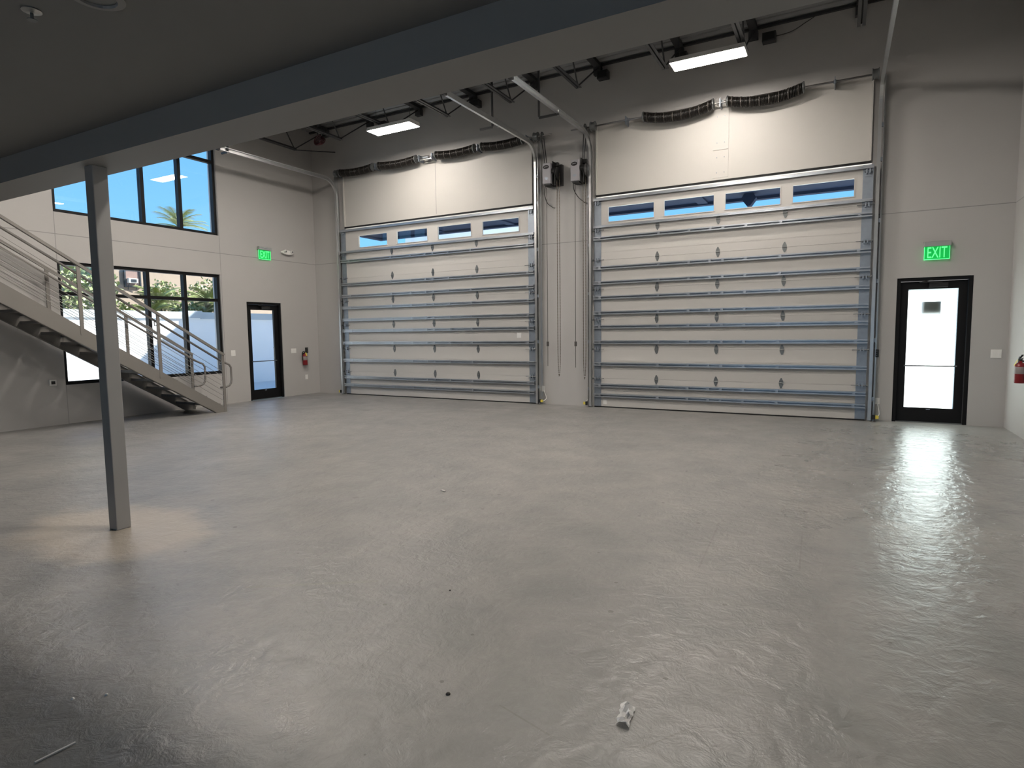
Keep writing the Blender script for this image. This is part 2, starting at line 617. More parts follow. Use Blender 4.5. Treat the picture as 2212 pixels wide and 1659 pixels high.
# corrugated roof deck, ribs running along x
prof = []
y = YR
while y < D + 0.05:
    prof += [(y, ZDECK), (y + 0.075, ZDECK), (y + 0.095, ZDECK - 0.04), (y + 0.135, ZDECK - 0.04), (y + 0.152, ZDECK)]
    y += 0.152
poly = prof + [(prof[-1][0], ZDECK + 0.12), (YR, ZDECK + 0.12)]
struct('ceiling', MB().prism(poly, 'x', XL, XR), m_deck)
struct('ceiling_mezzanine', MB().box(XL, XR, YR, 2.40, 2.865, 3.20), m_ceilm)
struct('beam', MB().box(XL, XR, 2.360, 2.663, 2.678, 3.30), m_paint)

# ------------------------------------------------------------------ column under the beam
cx0, cx1, cy0, cy1 = -4.8162, -4.7139, 2.4404, 2.5468
colm = MB().box(cx0, cx1, cy0, cy1, 0, 2.678).build('steel_column', m_column, bevel=0.006)
tag(colm, 'square grey steel column carrying the beam, standing on the open floor', 'column')

# ------------------------------------------------------------------ windows in the left wall
XG = XL - 0.085


def left_window(name, o, muls, trans):
    y0, y1, z0, z1 = o
    fw = 0.055
    f = MB()
    for a, b in ((y0, y0 + fw), (y1 - fw, y1)): f.box(XG - 0.05, XG + 0.05, a, b, z0, z1)
    for a, b in ((z0, z0 + fw), (z1 - fw, z1)): f.box(XG - 0.05, XG + 0.05, y0 + fw, y1 - fw, a, b)
    root = f.build(name, m_black)
    root['kind'] = 'structure'
    for ym in muls:
        MB().box(XG - 0.05, XG + 0.05, ym - 0.032, ym + 0.032, z0 + fw, z1 - fw).build('mullion', m_black, root)
    ys = [y0 + fw] + [v for ym in muls for v in (ym - 0.032, ym + 0.032)] + [y1 - fw]
    for i in range(0, len(ys), 2):
        MB().box(XG - 0.045, XG + 0.045, ys[i], ys[i + 1], trans - 0.03, trans + 0.03).build('transom', m_black, root)
        for a, b in ((z0 + fw, trans - 0.03), (trans + 0.03, z1 - fw)):
            MB().box(XG - 0.006, XG + 0.006, ys[i], ys[i + 1], a, b).build('pane', m_glass, root)
    return root


k_ = (11.3705 + 0.085) / 11.3705
MUL = [5.985 * k_, 6.70 * k_, 7.425 * k_]
left_window('window_1', WU, MUL, 5.0)
left_window('window_2', WLO, MUL, 2.185)

# rear glazing behind the photographer
f = MB()
for a, b in ((-4.6, -4.54), (0.54, 0.6), (-2.9, -2.84), (-1.2, -1.14)): f.box(a, b, YR - 0.15, YR - 0.09, 0.25, 2.3)
for a, b in ((0.25, 0.31), (2.24, 2.3)): f.box(-4.54, 0.54, YR - 0.15, YR - 0.09, a, b)
rw = f.build('window_3', m_black)
rw['kind'] = 'structure'
MB().box(-4.54, 0.54, YR - 0.125, YR - 0.115, 0.31, 2.24).build('pane', m_glass, rw)


# ------------------------------------------------------------------ glazed pedestrian doors
def ped_door(name, T, a0, a1, frosted):
    """T maps (along, depth outward, z) to world; a0..a1 is the opening"""
    H = 2.18

    def bx(mb, u0, u1, d0, d1, z0, z1):
        p, q = T(u0, d0), T(u1, d1)
        return mb.box(p[0], q[0], p[1], q[1], z0, z1)

    fr = MB()
    bx(fr, a0, a0 + 0.05, 0.02, 0.17, 0, H)
    bx(fr, a1 - 0.05, a1, 0.02, 0.17, 0, H)
    bx(fr, a0 + 0.05, a1 - 0.05, 0.02, 0.17, H - 0.05, H)
    root = fr.build(name, m_black)
    root['kind'] = 'structure'
    l0, l1 = a0 + 0.053, a1 - 0.053
    g0, g1 = a0 + 0.155, a1 - 0.160
    lf = MB()
    bx(lf, l0, g0, 0.075, 0.12, 0.012, H - 0.055)
    bx(lf, g1, l1, 0.075, 0.12, 0.012, H - 0.055)
    bx(lf, g0, g1, 0.075, 0.12, 0.012, 0.225)
    bx(lf, g0, g1, 0.075, 0.12, 2.010, H - 0.055)
    leaf = lf.build('door_leaf', m_black, root)
    bx(MB(), g0, g1, 0.094, 0.102, 0.225, 2.010).build('pane', m_glass, leaf)
    if frosted:
        bx(MB(), g0, g1, 0.0915, 0.0925, 0.225, 2.010).build('frosted_film', m_frost, leaf)
    pb = MB()
    bx(pb, g0 - 0.02, g1 + 0.02, 0.045, 0.060, 0.852, 0.872)
    bx(pb, g0 - 0.02, g0 - 0.005, 0.06, 0.08, 0.852, 0.872)
    bx(pb, g1 + 0.005, g1 + 0.02, 0.06, 0.08, 0.852, 0.872)
    pb.build('push_bar', m_hinge, root)
    cl = MB()
    bx(cl, (a0 + a1) / 2 - 0.06, (a0 + a1) / 2 + 0.17, 0.02, 0.075, 2.03, 2.095)
    p, q, r = T((a0 + a1) / 2 + 0.1, 0.03), T((a0 + a1) / 2 - 0.18, -0.02), T((a0 + a1) / 2 - 0.02, 0.03)
    cl.bar((p[0], p[1], 2.10), (q[0], q[1], 2.11), 0.02, 0.012)
    cl.bar((q[0], q[1], 2.11), (r[0], r[1], 2.14), 0.02, 0.012)
    cl.build('door_closer', m_blackp, root)
    th = MB()
    bx(th, a0 + 0.05, a1 - 0.05, 0.04, 0.15, 0.0, 0.012)
    th.build('threshold', m_hinge, root)
    lk = MB()
    bx(lk, (g0 + g1) / 2 - 0.025, (g0 + g1) / 2 + 0.025, 0.068, 0.076, 0.195, 0.21)
    lk.build('kick_latch', m_galvd, leaf)
    return root, g0, g1


dr, g0, g1 = ped_door('door_1', lambda u, d: (u, D + d), PD_R[0], PD_R[1], True)
sg = MB().box(1.083, 1.322, D + 0.112, D + 0.118, 1.646, 1.838).build('door_sign', pmat('sign_back', (0.10, 0.09, 0.08), 0.6), dr)
dl, h0, h1 = ped_door('door_2', lambda u, d: (XL - d, u), PD_L[0], PD_L[1], False)
MB().tube([(XL - 0.05, h1 - 0.06, 1.16), (XL - 0.02, h1 - 0.075, 1.15), (XL - 0.02, h1 - 0.075, 0.92), (XL - 0.05, h1 - 0.06, 0.91)], 0.011).build('pull_handle', m_hinge, dl)

# ------------------------------------------------------------------ sectional overhead doors
YF = D - 0.06                                # inner face of the door panels
HZ = [0.553, 1.104, 1.658, 2.222, 2.761, 3.305]
ZTOP = 3.905
STRUTS = [0.233, 0.423, 0.826, 1.236, 1.522, 1.782, 2.066, 2.34, 2.615, 3.155, 3.372, 3.862]
m_seal = pmat('rubber_seal', (0.010, 0.010, 0.010), 0.8)

# a strap hinge: two pointed leaves and a knuckle
hm = MB()
for s_ in (1, -1):
    hm.prism([(-0.034, s_ * 0.004), (0.034, s_ * 0.004), (0.030, s_ * 0.035), (0.008, s_ * 0.083), (-0.008, s_ * 0.083), (-0.030, s_ * 0.035)], 'y', -0.008, 0)
hm.tube([(-0.034, -0.012, 0), (0.034, -0.012, 0)], 0.009, 8)
for zz in (0.022, -0.022, 0.055, -0.055):
    hm.lathe([(0.006, 0), (0.006, -0.012)], (0, 0, zz), 8, 'y')
HINGE = hm.mesh('strap_hinge', m_hinge)
# the hinge and roller carrier at a door edge
rm = MB().box(-0.045, 0.045, -0.006, 0, -0.075, 0.075)
rm.tube([(-0.05, -0.020, 0), (0.05, -0.020, 0)], 0.011, 8)
rm.box(-0.03, -0.012, -0.045, 0, -0.035, 0.035).box(0.012, 0.03, -0.045, 0, -0.035, 0.035)
CARRIER = rm.mesh('roller_carrier', m_galvd)
rm2 = MB().tube([(-0.16, -0.035, 0), (0.05, -0.035, 0)], 0.006, 8).lathe([(0.0, 0.05), (0.02, 0.05), (0.02, 0.066), (0.0, 0.066)], (0, -0.035, 0), 14, 'x')
ROLLER = rm2.mesh('roller', m_hinge)
CLIP = MB().box(-0.022, 0.022, -0.066, -0.062, -0.034, 0.034).mesh('strut_clip', m_galv)


def overhead_door(x0, x1, hx, wins, clips, label):
    """x0..x1 overall width; the leaf reaches a little past the opening on both sides"""
    root = thing('overhead_door', ((x0 + x1) / 2, YF, 0), label, 'garage door')
    zs = [0.0] + HZ + [ZTOP]
    for i in range(7):
        a, b = zs[i] + (0.022 if i == 0 else 0.0015), zs[i + 1] - 0.0015
        sec = MB()
        if i < 6:
            sec.box(x0, x1, YF, YF + 0.042, a, b)
            sec.box(x0 + 0.001, x1 - 0.001, YF + 0.012, YF + 0.041, a, b + 0.006)
            # shallow pressed ribs
            for t in (0.28, 0.62):
                zc = a + (b - a) * t
                sec.box(x0 + 0.14, x1 - 0.14, YF - 0.003, YF, zc - 0.012, zc + 0.012)
        else:
            xs = [x0] + [v for w_ in wins for v in w_] + [x1]
            sec.box(x0, x1, YF, YF + 0.042, a, 3.44).box(x0, x1, YF, YF + 0.042, 3.732, b)
            for k in range(0, len(xs), 2): sec.box(xs[k], xs[k + 1], YF, YF + 0.042, 3.44, 3.732)
        so = sec.build('door_section', m_panel, root)
        if i == 6:
            for w0, w1 in wins:
                fr = MB()
                for q in ((w0, w0 + 0.016), (w1 - 0.016, w1)): fr.box(q[0], q[1], YF - 0.008, YF + 0.03, 3.44, 3.732)
                for q in ((3.44, 3.454), (3.718, 3.732)): fr.box(w0 + 0.016, w1 - 0.016, YF - 0.008, YF + 0.03, q[0], q[1])
                fr.build('window_frame', m_panel, so)
                MB().box(w0 + 0.016, w1 - 0.016, YF + 0.012, YF + 0.018, 3.454, 3.718).build('window_pane', m_glassd, so)
        # galvanised end stiles
        for e0, e1 in ((x0, x0 + 0.138), (x1 - 0.138, x1)):
            MB().box(e0, e1, YF - 0.004, YF, a, b).build('end_stile', m_galvd, so)
        if i < 6:
            for h in hx: inst(HINGE, 'strap_hinge', (h, YF - 0.001, HZ[i]), so)
            inst(CARRIER, 'roller_carrier', (x0 + 0.07, YF - 0.004, HZ[i]), so)
            inst(CARRIER, 'roller_carrier', (x1 - 0.07, YF - 0.004, HZ[i]), so)
            inst(ROLLER, 'roller', (x1 - 0.045, YF - 0.004, HZ[i]), so)
            inst(ROLLER, 'roller', (x0 + 0.045, YF - 0.004, HZ[i]), so, (0, 0, 0)).scale = (-1, 1, 1)
        else:
            inst(CARRIER, 'roller_carrier', (x0 + 0.07, YF - 0.004, 3.80), so)
            inst(CARRIER, 'roller_carrier', (x1 - 0.07, YF - 0.004, 3.80), so)
    for zc in STRUTS:
        full = zc < 3.3
        h = 0.032 if full else 0.022
        t = 0.0035
        st = MB()
        d = 0.062 if full else 0.05
        # U-shaped reinforcing strut: web on the door, two flanges, two lips
        st.box(x0, x1, YF - 0.006, YF - 0.003, zc - h, zc + h)
        st.box(x0, x1, YF - d, YF - 0.006, zc + h - t, zc + h)
        st.box(x0, x1, YF - d, YF - 0.006, zc - h, zc - h + t)
        st.box(x0, x1, YF - d, YF - d + t, zc + h - 0.021, zc + h - t)
        st.box(x0, x1, YF - d, YF - d + t, zc - h + t, zc - h + 0.021)
        so = st.build('strut', m_galv, root)
        if full:
            for c in clips: inst(CLIP, 'strut_clip', (c, YF, zc), so)
    MB().box(x0, x1, YF + 0.002, YF + 0.04, 0.0, 0.022).build('bottom_seal', m_seal, root)
    return root


od1 = overhead_door(-10.425, -5.325, (-8.91, -7.787, -6.667),
                    ((-9.89, -9.02), (-8.77, -7.902), (-7.647, -6.78), (-6.53, -5.656)),
                    (-10.15, -8.915, -8.36, -7.96, -7.756, -7.35, -6.79, -5.46),
                    'cream sectional overhead door with galvanised struts, next to the left wall corner')
od2 = overhead_door(-4.079, 0.383, (-2.89, -1.855, -0.82),
                    ((-3.82, -2.944), (-2.79, -1.918), (-1.762, -0.888), (-0.733, 0.148)),
                    (-3.955, -2.854, -2.326, -1.974, -1.766, -1.407, -0.881, 0.22),
                    'cream sectional overhead door with galvanised struts, beside the white frosted exit door')


def sticker(px, pz, w_, h_, parent):
    q = MB().box(px, px + w_, YF - 0.0045, YF - 0.0005, pz, pz + h_)
    q.build('sticker', m_white, parent)


sticker(-5.74, 1.33, 0.10, 0.10, od1)
sticker(-3.90, 0.06, 0.07, 0.09, od2)

# ------------------------------------------------------------------ steel header plates above the doors
def header(x0, x1, z0, z1, cx_, cw, seam, label):
    root = thing('header_plate', ((x0 + x1) / 2, D, z0), label, 'door header')
    MB().box(x0, x1, D - 0.012, D, z0, z1).build('plate', m_header, root)
    tr = 0.022
    for a in (x0, x1 - tr): MB().box(a, a + tr, D - 0.045, D - 0.012, z0, z1).build('edge_angle', m_header, root)
    MB().box(x0 + tr, x1 - tr, D - 0.03, D - 0.012, z0, z0 + 0.03).build('lip', m_header, root)
    if cw > 0.05:
        MB().box(cx_ - cw / 2, cx_ + cw / 2, D - 0.024, D - 0.012, z0 + 0.036, seam - 0.005).build('centre_pad', m_header, root)
        pad = MB().box(cx_ - cw / 2, cx_ + cw / 2, D - 0.024, D - 0.012, seam + 0.005, z1 - 0.01).build('centre_pad', m_header, root)
        for zz in (z0 + 0.12, seam - 0.12, seam + 0.12, z1 - 0.2):
            for dx in (-0.06, 0.06): MB().lathe([(0.008, -0.031), (0.008, -0.024)], (cx_ + dx, D, zz), 8, 'y').build('bolt', m_galvd, root)
    else:
        MB().box(cx_ - 0.004, cx_ + 0.004, D - 0.0125, D - 0.0118, z0 + 0.03, z1).build('joint', m_hinge, root)
    # hold-off seal between header and door top
    MB().box(x0, x1, D - 0.03, D - 0.002, z0 - 0.035, z0 - 0.002).build('top_seal', m_seal, root)


header(-10.34, -5.375, 3.965, 5.17, -7.70, 0.0, 4.4, 'cream steel plate between spring and overhead door nearest the left wall')
header(-4.055, 0.345, 3.965, 5.20, -1.843, 0.25, 4.454, 'cream steel plate with bolted centre pad above the door beside the exit')

# ------------------------------------------------------------------ door tracks
YT = YF - 0.042


def track(xc, side, label, hang=None):
    """side = +1 when the open throat faces +x"""
    root = thing('door_track', (xc, YT, 0), label, 'door track', 'galvanised door tracks')
    c = [(0, -0.040), (0.004, -0.040), (0.004, 0.036), (0.040, 0.036), (0.040, 0.026), (0.044, 0.026), (0.044, 0.040), (0, 0.040)]
    prof_ = [(side * (a - 0.022), b_) for a, b_ in [(0, -0.040), (0.044, -0.040), (0.044, -0.028), (0.040, -0.028), (0.040, -0.036), (0.004, -0.036), (0.004, 0.036), (0.040, 0.036), (0.040, 0.028), (0.044, 0.028), (0.044, 0.040), (0, 0.040)]]
    if side < 0: prof_ = prof_[::-1]
    MB().sweep(prof_, [(YT, 0.02), (YT, 4.68)], xc).build('vertical_rail', m_rail, root)
    rad = 0.36
    arc = [(YT - rad + rad * math.cos(a), 4.68 + rad * math.sin(a)) for a in [R(90) * i / 12 for i in range(13)]]
    MB().sweep(prof_, arc, xc).build('curved_rail', m_rail, root)
    MB().sweep(prof_, [arc[-1], (7.72, 5.02)], xc).build('horizontal_rail', m_rail, root)
    # wall angle behind the track and its jamb brackets
    ao = -side * 0.05
    MB().box(xc + ao - 0.003, xc + ao + 0.003, YT - 0.02, D, 0.0, 5.2).box(xc + ao, xc + ao - side * 0.022, D - 0.004, D, 0.0, 5.2).build('wall_angle', m_rail, root)
    for zz in (0.35, 1.25, 2.15, 3.05, 3.95, 4.45):
        b_ = MB().box(xc - side * 0.022, xc + ao, YT - 0.015, YT + 0.02, zz - 0.03, zz + 0.03)
        b_.build('jamb_bracket', m_galvd, root)
    MB().box(xc - 0.03, xc + 0.03, 7.66, 7.72, 4.97, 5.07).build('end_stop', m_blackp, root)
    if hang:
        hx_, hy_, ext = hang
        g = MB().box(hx_ - 0.014, hx_ + 0.014, hy_ - 0.014, hy_ + 0.014, 5.0, 6.20)
        g.box(min(hx_, hx_ + ext), max(hx_, hx_ + ext), hy_ - 0.014, hy_ + 0.014, 4.965, 5.0)
        g.build('hanger', m_joist, root)
        MB().tube([(xc, hy_, 4.96), (xc, hy_, 5.09)], 0.008, 8).build('hanger_bolt', m_rail, root)


track(-10.485, 1, 'galvanised door track nearest the left wall corner', (-10.485, 7.9, -0.18))
track(-5.265, -1, 'galvanised door track left of the left operator box', (-5.375, 9.3, -0.25))
track(-4.135, 1, 'galvanised door track right of the right operator box', (-4.48, 9.3, 0.36))
track(0.440, -1, 'galvanised door track beside the frosted exit door')

# ------------------------------------------------------------------ torsion spring shafts
YS, ZS = D - 0.16, 5.175
m_spring = pmat('oiled_spring', (0.012, 0.010, 0.008), 0.32, 0.3, var=0.3, scale=15)
m_springm = pmat('spring_mark', (0.055, 0.048, 0.042), 0.5)


def spring(xa, xb, root, sag=0.07, r=0.075):
    """tightly wound coil that sags between its cones"""
    turns = int((xb - xa) / 0.021)
    pts = []
    seg_ = 10
    for i in range(turns * seg_ + 1):
        t = i / (turns * seg_)
        a = 2 * math.pi * i / seg_
        z = ZS - sag * 4 * t * (1 - t)
        pts.append((xa + (xb - xa) * t, YS + r * math.cos(a), z + r * math.sin(a)))
    c = MB().tube(pts, 0.0105, 5).build('spring_coil', m_spring, root, smooth=True)
    # painted marks across the coils
    n = max(4, int((xb - xa) / 0.135))
    for k in range(n):
        t0 = (k + 0.5) / n
        x = xa + (xb - xa) * t0
        z = ZS - sag * 4 * t0 * (1 - t0)
        MB().lathe([(r + 0.0100, -0.008), (r + 0.0118, 0), (r + 0.0100, 0.008)], (x, YS, z), 18, 'x').build('paint_mark', m_springm, c)
    for x in (xa, xb):
        MB().lathe([(0.03, -0.022), (0.06, -0.022), (0.088, -0.008), (0.090, 0.0), (0.088, 0.010), (0.05, 0.016), (0.03, 0.022)], (x, YS, ZS), 18, 'x').build('winding_cone', m_hinge, root)


def drum(x, root):
    MB().lathe([(0.03, -0.045), (0.085, -0.045), (0.085, -0.035), (0.072, -0.03), (0.072, 0.03), (0.085, 0.035), (0.085, 0.045), (0.03, 0.045)], (x, YS, ZS), 22, 'x').build('cable_drum', m_hinge, root)


def bearing(x, root, w_=0.05):
    b_ = MB().box(x - 0.006, x + 0.006, YS - 0.05, D - 0.001, ZS - 0.075, ZS + 0.06).box(x - w_ / 2, x + w_ / 2, D - 0.006, D - 0.001, ZS - 0.11, ZS + 0.08)
    b_.lathe([(0.028, -0.016), (0.028, 0.016)], (x, YS, ZS), 14, 'x')
    b_.build('bearing_bracket', m_galvd, root)


def spring_line(x0, x1, springs, bears, drums, label, sprocket=None, sag=0.07):
    root = thing('torsion_shaft', ((x0 + x1) / 2, YS, ZS), label, 'door spring')
    MB().tube([(x0, YS, ZS), (x1, YS, ZS)], 0.0135, 12).build('shaft', m_shaft, root, smooth=True)
    for a, b in springs: spring(a, b, root, sag)
    for x in bears: bearing(x, root)
    for x in drums: drum(x, root)
    if sprocket is not None:
        MB().lathe([(0.02, -0.03), (0.03, -0.012), (0.062, -0.008), (0.066, 0), (0.062, 0.008), (0.03, 0.012), (0.02, 0.03)], (sprocket, YS, ZS), 20, 'x').build('sprocket', m_hinge, root)
    return root


s1 = spring_line(-10.42, -4.90, [(-10.28, -9.30), (-9.12, -8.09), (-7.56, -6.62), (-6.44, -5.52)], [-8.00, -7.66, -9.21, -6.53, -5.43, -10.36], [-10.39, -5.22], 'pair of dark sagging spring coils over the door nearest the left wall', -5.09, 0.035)
MB().box(-7.98, -7.68, YS - 0.02, YS + 0.02, ZS - 0.05, ZS - 0.035).tube([(-7.9, YS, ZS), (-7.76, YS, ZS)], 0.035, 14).build('shaft_coupling', m_rail, s1)
s2 = spring_line(-4.50, 0.40, [(-3.12, -1.95), (-1.72, -0.60)], [-1.833, -3.44, -0.17], [-4.06, 0.36], 'dark spring coils with pale bands above the door beside the exit', -4.215, 0.085)

# ------------------------------------------------------------------ door operators on the wall between the doors
def operator(x0, zb, label, mir):
    """x0 = left edge of the grey housing"""
    y0, y1 = D - 0.29, D - 0.09
    w_, h_ = 0.165, 0.385
    root = thing('door_operator', (x0 + w_ / 2, D, zb), label, 'door opener', 'wall mounted door openers')
    MB().box(x0, x0 + w_, y0, y1, zb, zb + h_).build('housing', m_operator, root, bevel=0.012)
    MB().box(x0 + w_ * 0.1, x0 + w_ * 1.9, D - 0.09, D, zb - 0.01, zb + h_ - 0.01).build('mounting_plate', m_blackp, root)
    # oval badge with a pale squiggle
    ov = [(x0 + w_ * 0.47 + 0.062 * math.cos(a), zb + h_ * 0.80 + 0.036 * math.sin(a)) for a in [2 * math.pi * k / 28 for k in range(28)]]
    bd = MB().prism(ov, 'y', y0 - 0.003, y0).build('badge', m_blackp, root)
    MB().tube([(x0 + w_ * 0.47 - 0.036 + 0.012 * k, y0 - 0.004, zb + h_ * 0.80 + (0.006 if k % 2 else -0.004) + 0.001 * k) for k in range(7)], 0.004, 6).build('badge_mark', m_operator, bd)
    MB().prism([(x0 + w_ * 0.5 + 0.036 * math.cos(a), zb + h_ * 0.26 + 0.024 * math.sin(a)) for a in [2 * math.pi * k / 20 for k in range(20)]], 'y', y0 - 0.001, y0).build('marking', m_galvd, root)
    MB().tube([(x0 + w_ * 0.35, D - 0.20, zb), (x0 + w_ * 0.35, D - 0.20, zb - 0.03)], 0.02, 10).box(x0 + 0.03, x0 + w_ - 0.005, y0 + 0.02, y1 - 0.01, zb - 0.028, zb + 0.01).build('bottom_cover', m_blackp, root)
    # motor and chain wheel hung on the right-hand side
    MB().lathe([(0.0, 0), (0.062, 0), (0.062, 0.06), (0.05, 0.075), (0.0, 0.075)], (x0 + w_, D - 0.19, zb + h_ * 0.62), 20, 'x').build('motor', m_blackp, root)
    MB().lathe([(0.03, 0.075), (0.115, 0.078), (0.12, 0.085), (0.105, 0.09), (0.12, 0.096), (0.115, 0.104), (0.03, 0.108)], (x0 + w_, D - 0.16, zb + h_ * 0.52), 26, 'x').build('chain_wheel', m_blackp, root)
    MB().box(x0 + w_ + 0.012, x0 + w_ + 0.028, D - 0.235, D - 0.09, zb - 0.02, zb + h_ + 0.03).build('side_plate', m_blackp, root)
    MB().box(x0 + w_ + 0.03, x0 + w_ + 0.1, D - 0.16, D - 0.09, zb + h_ - 0.05, zb + h_ + 0.02).build('limit_box', m_blackp, root)
    MB().box(x0 + w_ + 0.062, x0 + w_ + 0.082, D - 0.24, D - 0.225, zb - 0.03, zb + h_ * 0.6).build('chain_guide', m_blackp, root)
    return root


op1 = operator(-5.035, 4.235, 'grey operator box beside the track of the door nearest the left wall', 1)
op2 = operator(-4.46, 4.215, 'grey operator box beside the track of the door nearest the exit', -1)


# drive chains from operators up to the shaft sprockets
def drive_chain(xt, xb, zb, label):
    r_ = 0.064
    pts = [(xb, YS - r_ * 0.6, zb)] + [(xt, YS - r_ * math.cos(a), ZS + r_ * math.sin(a)) for a in [math.pi * k / 10 for k in range(11)]] + [(xb, YS + r_ * 0.6, zb)]
    o = MB().tube(pts, 0.009, 6).build('drive_chain', m_joist)
    tag(o, label, 'chain', 'roller chains above the operators')


drive_chain(-5.09, -5.015, 4.605, 'dark roller chain running up from the left operator box')
drive_chain(-4.215, -4.255, 4.62, 'dark roller chain running up from the right operator box')


def chain_loop(xl, xr, zt, zb_, label):
    pts = [(xl, D - 0.15, zt), (xl, D - 0.15, zb_ + 0.5)]
    pts += [((xl + xr) / 2 - (xr - xl) / 2 * math.cos(a) * 0.95, D - 0.15, zb_ + 0.5 - 0.5 * math.sin(a)) for a in [math.pi * k / 12 for k in range(1, 12)]]
    pts += [(xr, D - 0.15, zb_ + 0.5), (xr, D - 0.15, zt)]
    # links: short beads strung along the loop
    mb = MB()
    P = [Vector(p) for p in pts]
    acc = []
    for a, b in zip(P, P[1:]):
        L = (b - a).length
        k = max(1, int(L / 0.028))
        for i in range(k): acc.append((a.lerp(b, i / k), (b - a).normalized()))
    for i, (p, t) in enumerate(acc):
        s_ = Vector((1, 0, 0)) if i % 2 else Vector((0, 1, 0))
        mb.bar(p - t * 0.015, p + t * 0.015, 0.012 if i % 2 else 0.007, 0.007 if i % 2 else 0.012, (0, 1, 0))
    o = mb.build('hand_chain', m_chain)
    tag(o, label, 'chain', 'hand chains hanging from the operators')


chain_loop(-4.795, -4.745, 4.45, 0.59, 'hand chain loop hanging from the left operator box')
chain_loop(-4.265, -4.215, 4.43, 0.545, 'hand chain loop hanging from the right operator box')


def pull_cord(x, zt, zb_, label):
    root = thing('pull_cord', (x, D - 0.1, zb_), label, 'cord', 'release cords between the overhead doors')
    MB().tube([(x, D - 0.1, zt), (x, D - 0.1, zb_)], 0.005, 6).build('cord', m_cord, root)
    MB().box(x - 0.018, x + 0.018, D - 0.115, D - 0.085, 1.16, 1.25).build('handle', m_cord, root)


pull_cord(-5.035, 4.21, 0.77, 'dark release cord with small handle, hanging left of the left chain loop')
pull_cord(-4.445, 4.19, 0.75, 'dark release cord with small handle, hanging left of the right chain loop')


def flex(pts, label, mat=m_cord, r=0.008, cat='cable', name='flexible_cable'):
    # rounded path through the points
    P = [Vector(p) for p in pts]
    out = []
    for i in range(len(P) - 1):
        p0, p1, p2, p3 = P[max(0, i - 1)], P[i], P[i + 1], P[min(len(P) - 1, i + 2)]
        for k in range(8):
            t = k / 8
            out.append(0.5 * ((2 * p1) + (p2 - p0) * t + (2 * p0 - 5 * p1 + 4 * p2 - p3) * t * t + (3 * p1 - p0 - 3 * p2 + p3) * t ** 3))
    out.append(P[-1])
    return tag(MB().tube(out, r, 6).build(name, mat, smooth=True), label, cat)


flex([(-5.02, D - 0.18, 4.24), (-5.07, D - 0.12, 4.10), (-5.04, D - 0.06, 3.93), (-4.94, D - 0.03, 3.84), (-4.90, D - 0.002, 3.83)], 'dark cable curling down to the wall from the left operator box')
flex([(-4.45, D - 0.18, 4.22), (-4.46, D - 0.12, 4.10), (-4.40, D - 0.06, 3.97), (-4.28, D - 0.03, 3.86), (-4.24, D - 0.002, 3.85)], 'dark cable curling down to the wall from the right operator box')

# ------------------------------------------------------------------ photo eyes and outlets at the feet of the tracks
def photo_eye(x, s_, label, yellow=True):
    root = thing('photo_eye', (x, D - 0.1, 0.0), label, 'sensor', 'photo eyes at the door tracks')
    MB().box(x - 0.02, x + 0.02, D - 0.14, D - 0.09, 0.035, 0.105).build('body', m_blackp, root, bevel=0.004)
    MB().box(x + s_ * 0.02, x + s_ * 0.065, D - 0.13, D - 0.1, 0.045, 0.095).build('yellow_end', m_yellow, root)
    MB().box(x - 0.012, x + 0.012, D - 0.09, D, 0.05, 0.09).build('bracket', m_galvd, root)


photo_eye(-5.21, 1, 'yellow and black photo eye at the foot of the track left of the chains')
photo_eye(-4.215, -1, 'yellow and black photo eye at the foot of the track right of the chains')
photo_eye(0.50, 1, 'yellow and black photo eye beside the frosted exit door')
photo_eye(-10.545, -1, 'small dark photo eye near the left wall corner', False)


def plate(T, u, z, w_, h_, name, label, cat, group, toggles=0, sockets=0):
    """T(u, d) maps along-wall and distance into the room to world x, y"""
    def bx(mb, u0, u1, d0, d1, z0, z1):
        p, q = T(u0, d0), T(u1, d1)
        return mb.box(p[0], q[0], p[1], q[1], z0, z1)
    p = T(u, 0)
    root = thing(name, (p[0], p[1], z), label, cat, group)
    bx(MB(), u - w_ / 2, u + w_ / 2, 0, 0.008, z - h_ / 2, z + h_ / 2).build('cover_plate', m_white, root, bevel=0.003)
    for k in range(toggles):
        uu = u + (k - (toggles - 1) / 2) * w_ / max(1, toggles) * 0.9
        bx(MB(), uu - 0.012, uu + 0.012, 0.008, 0.014, z - 0.026, z + 0.026).build('rocker', m_white, root)
    for k in range(sockets):
        zz = z + (0.022 if k else -0.022)
        bx(MB(), u - 0.014, u + 0.014, 0.008, 0.010, zz - 0.013, zz + 0.013).build('socket', m_white, root)


TB = lambda u, d: (u, D - d)
TL = lambda u, d: (XL + d, u)
plate(TB, -5.185, 0.305, 0.072, 0.115, 'wall_outlet', 'white wall outlet above the photo eye left of the hand chains', 'outlet', 'low wall outlets', sockets=2)
plate(TB, -4.185, 0.33, 0.065, 0.115, 'wall_outlet', 'white wall outlet above the photo eye right of the hand chains', 'outlet', 'low wall outlets', sockets=2)
plate(TB, 0.545, 0.31, 0.06, 0.10, 'wall_outlet', 'white wall outlet low beside the frosted exit door', 'outlet', 'low wall outlets', sockets=2)
plate(TB, 1.972, 1.052, 0.125, 0.118, 'light_switch', 'white two gang switch plate right of the frosted exit door', 'switch', 'switch plates', toggles=2)
plate(TL, 8.452, 1.072, 0.105, 0.125, 'light_switch', 'white switch plate between the stair foot and the clear glass door', 'switch', 'switch plates', toggles=2)
plate(TL, 10.08, 1.068, 0.15, 0.11, 'light_switch', 'white switch plate above the fire extinguisher by the clear glass door', 'switch', 'switch plates', toggles=3)
plate(TL, 10.445, 0.42, 0.08, 0.115, 'wall_outlet', 'white wall outlet under the fire extinguisher', 'outlet', 'low wall outlets', sockets=2)
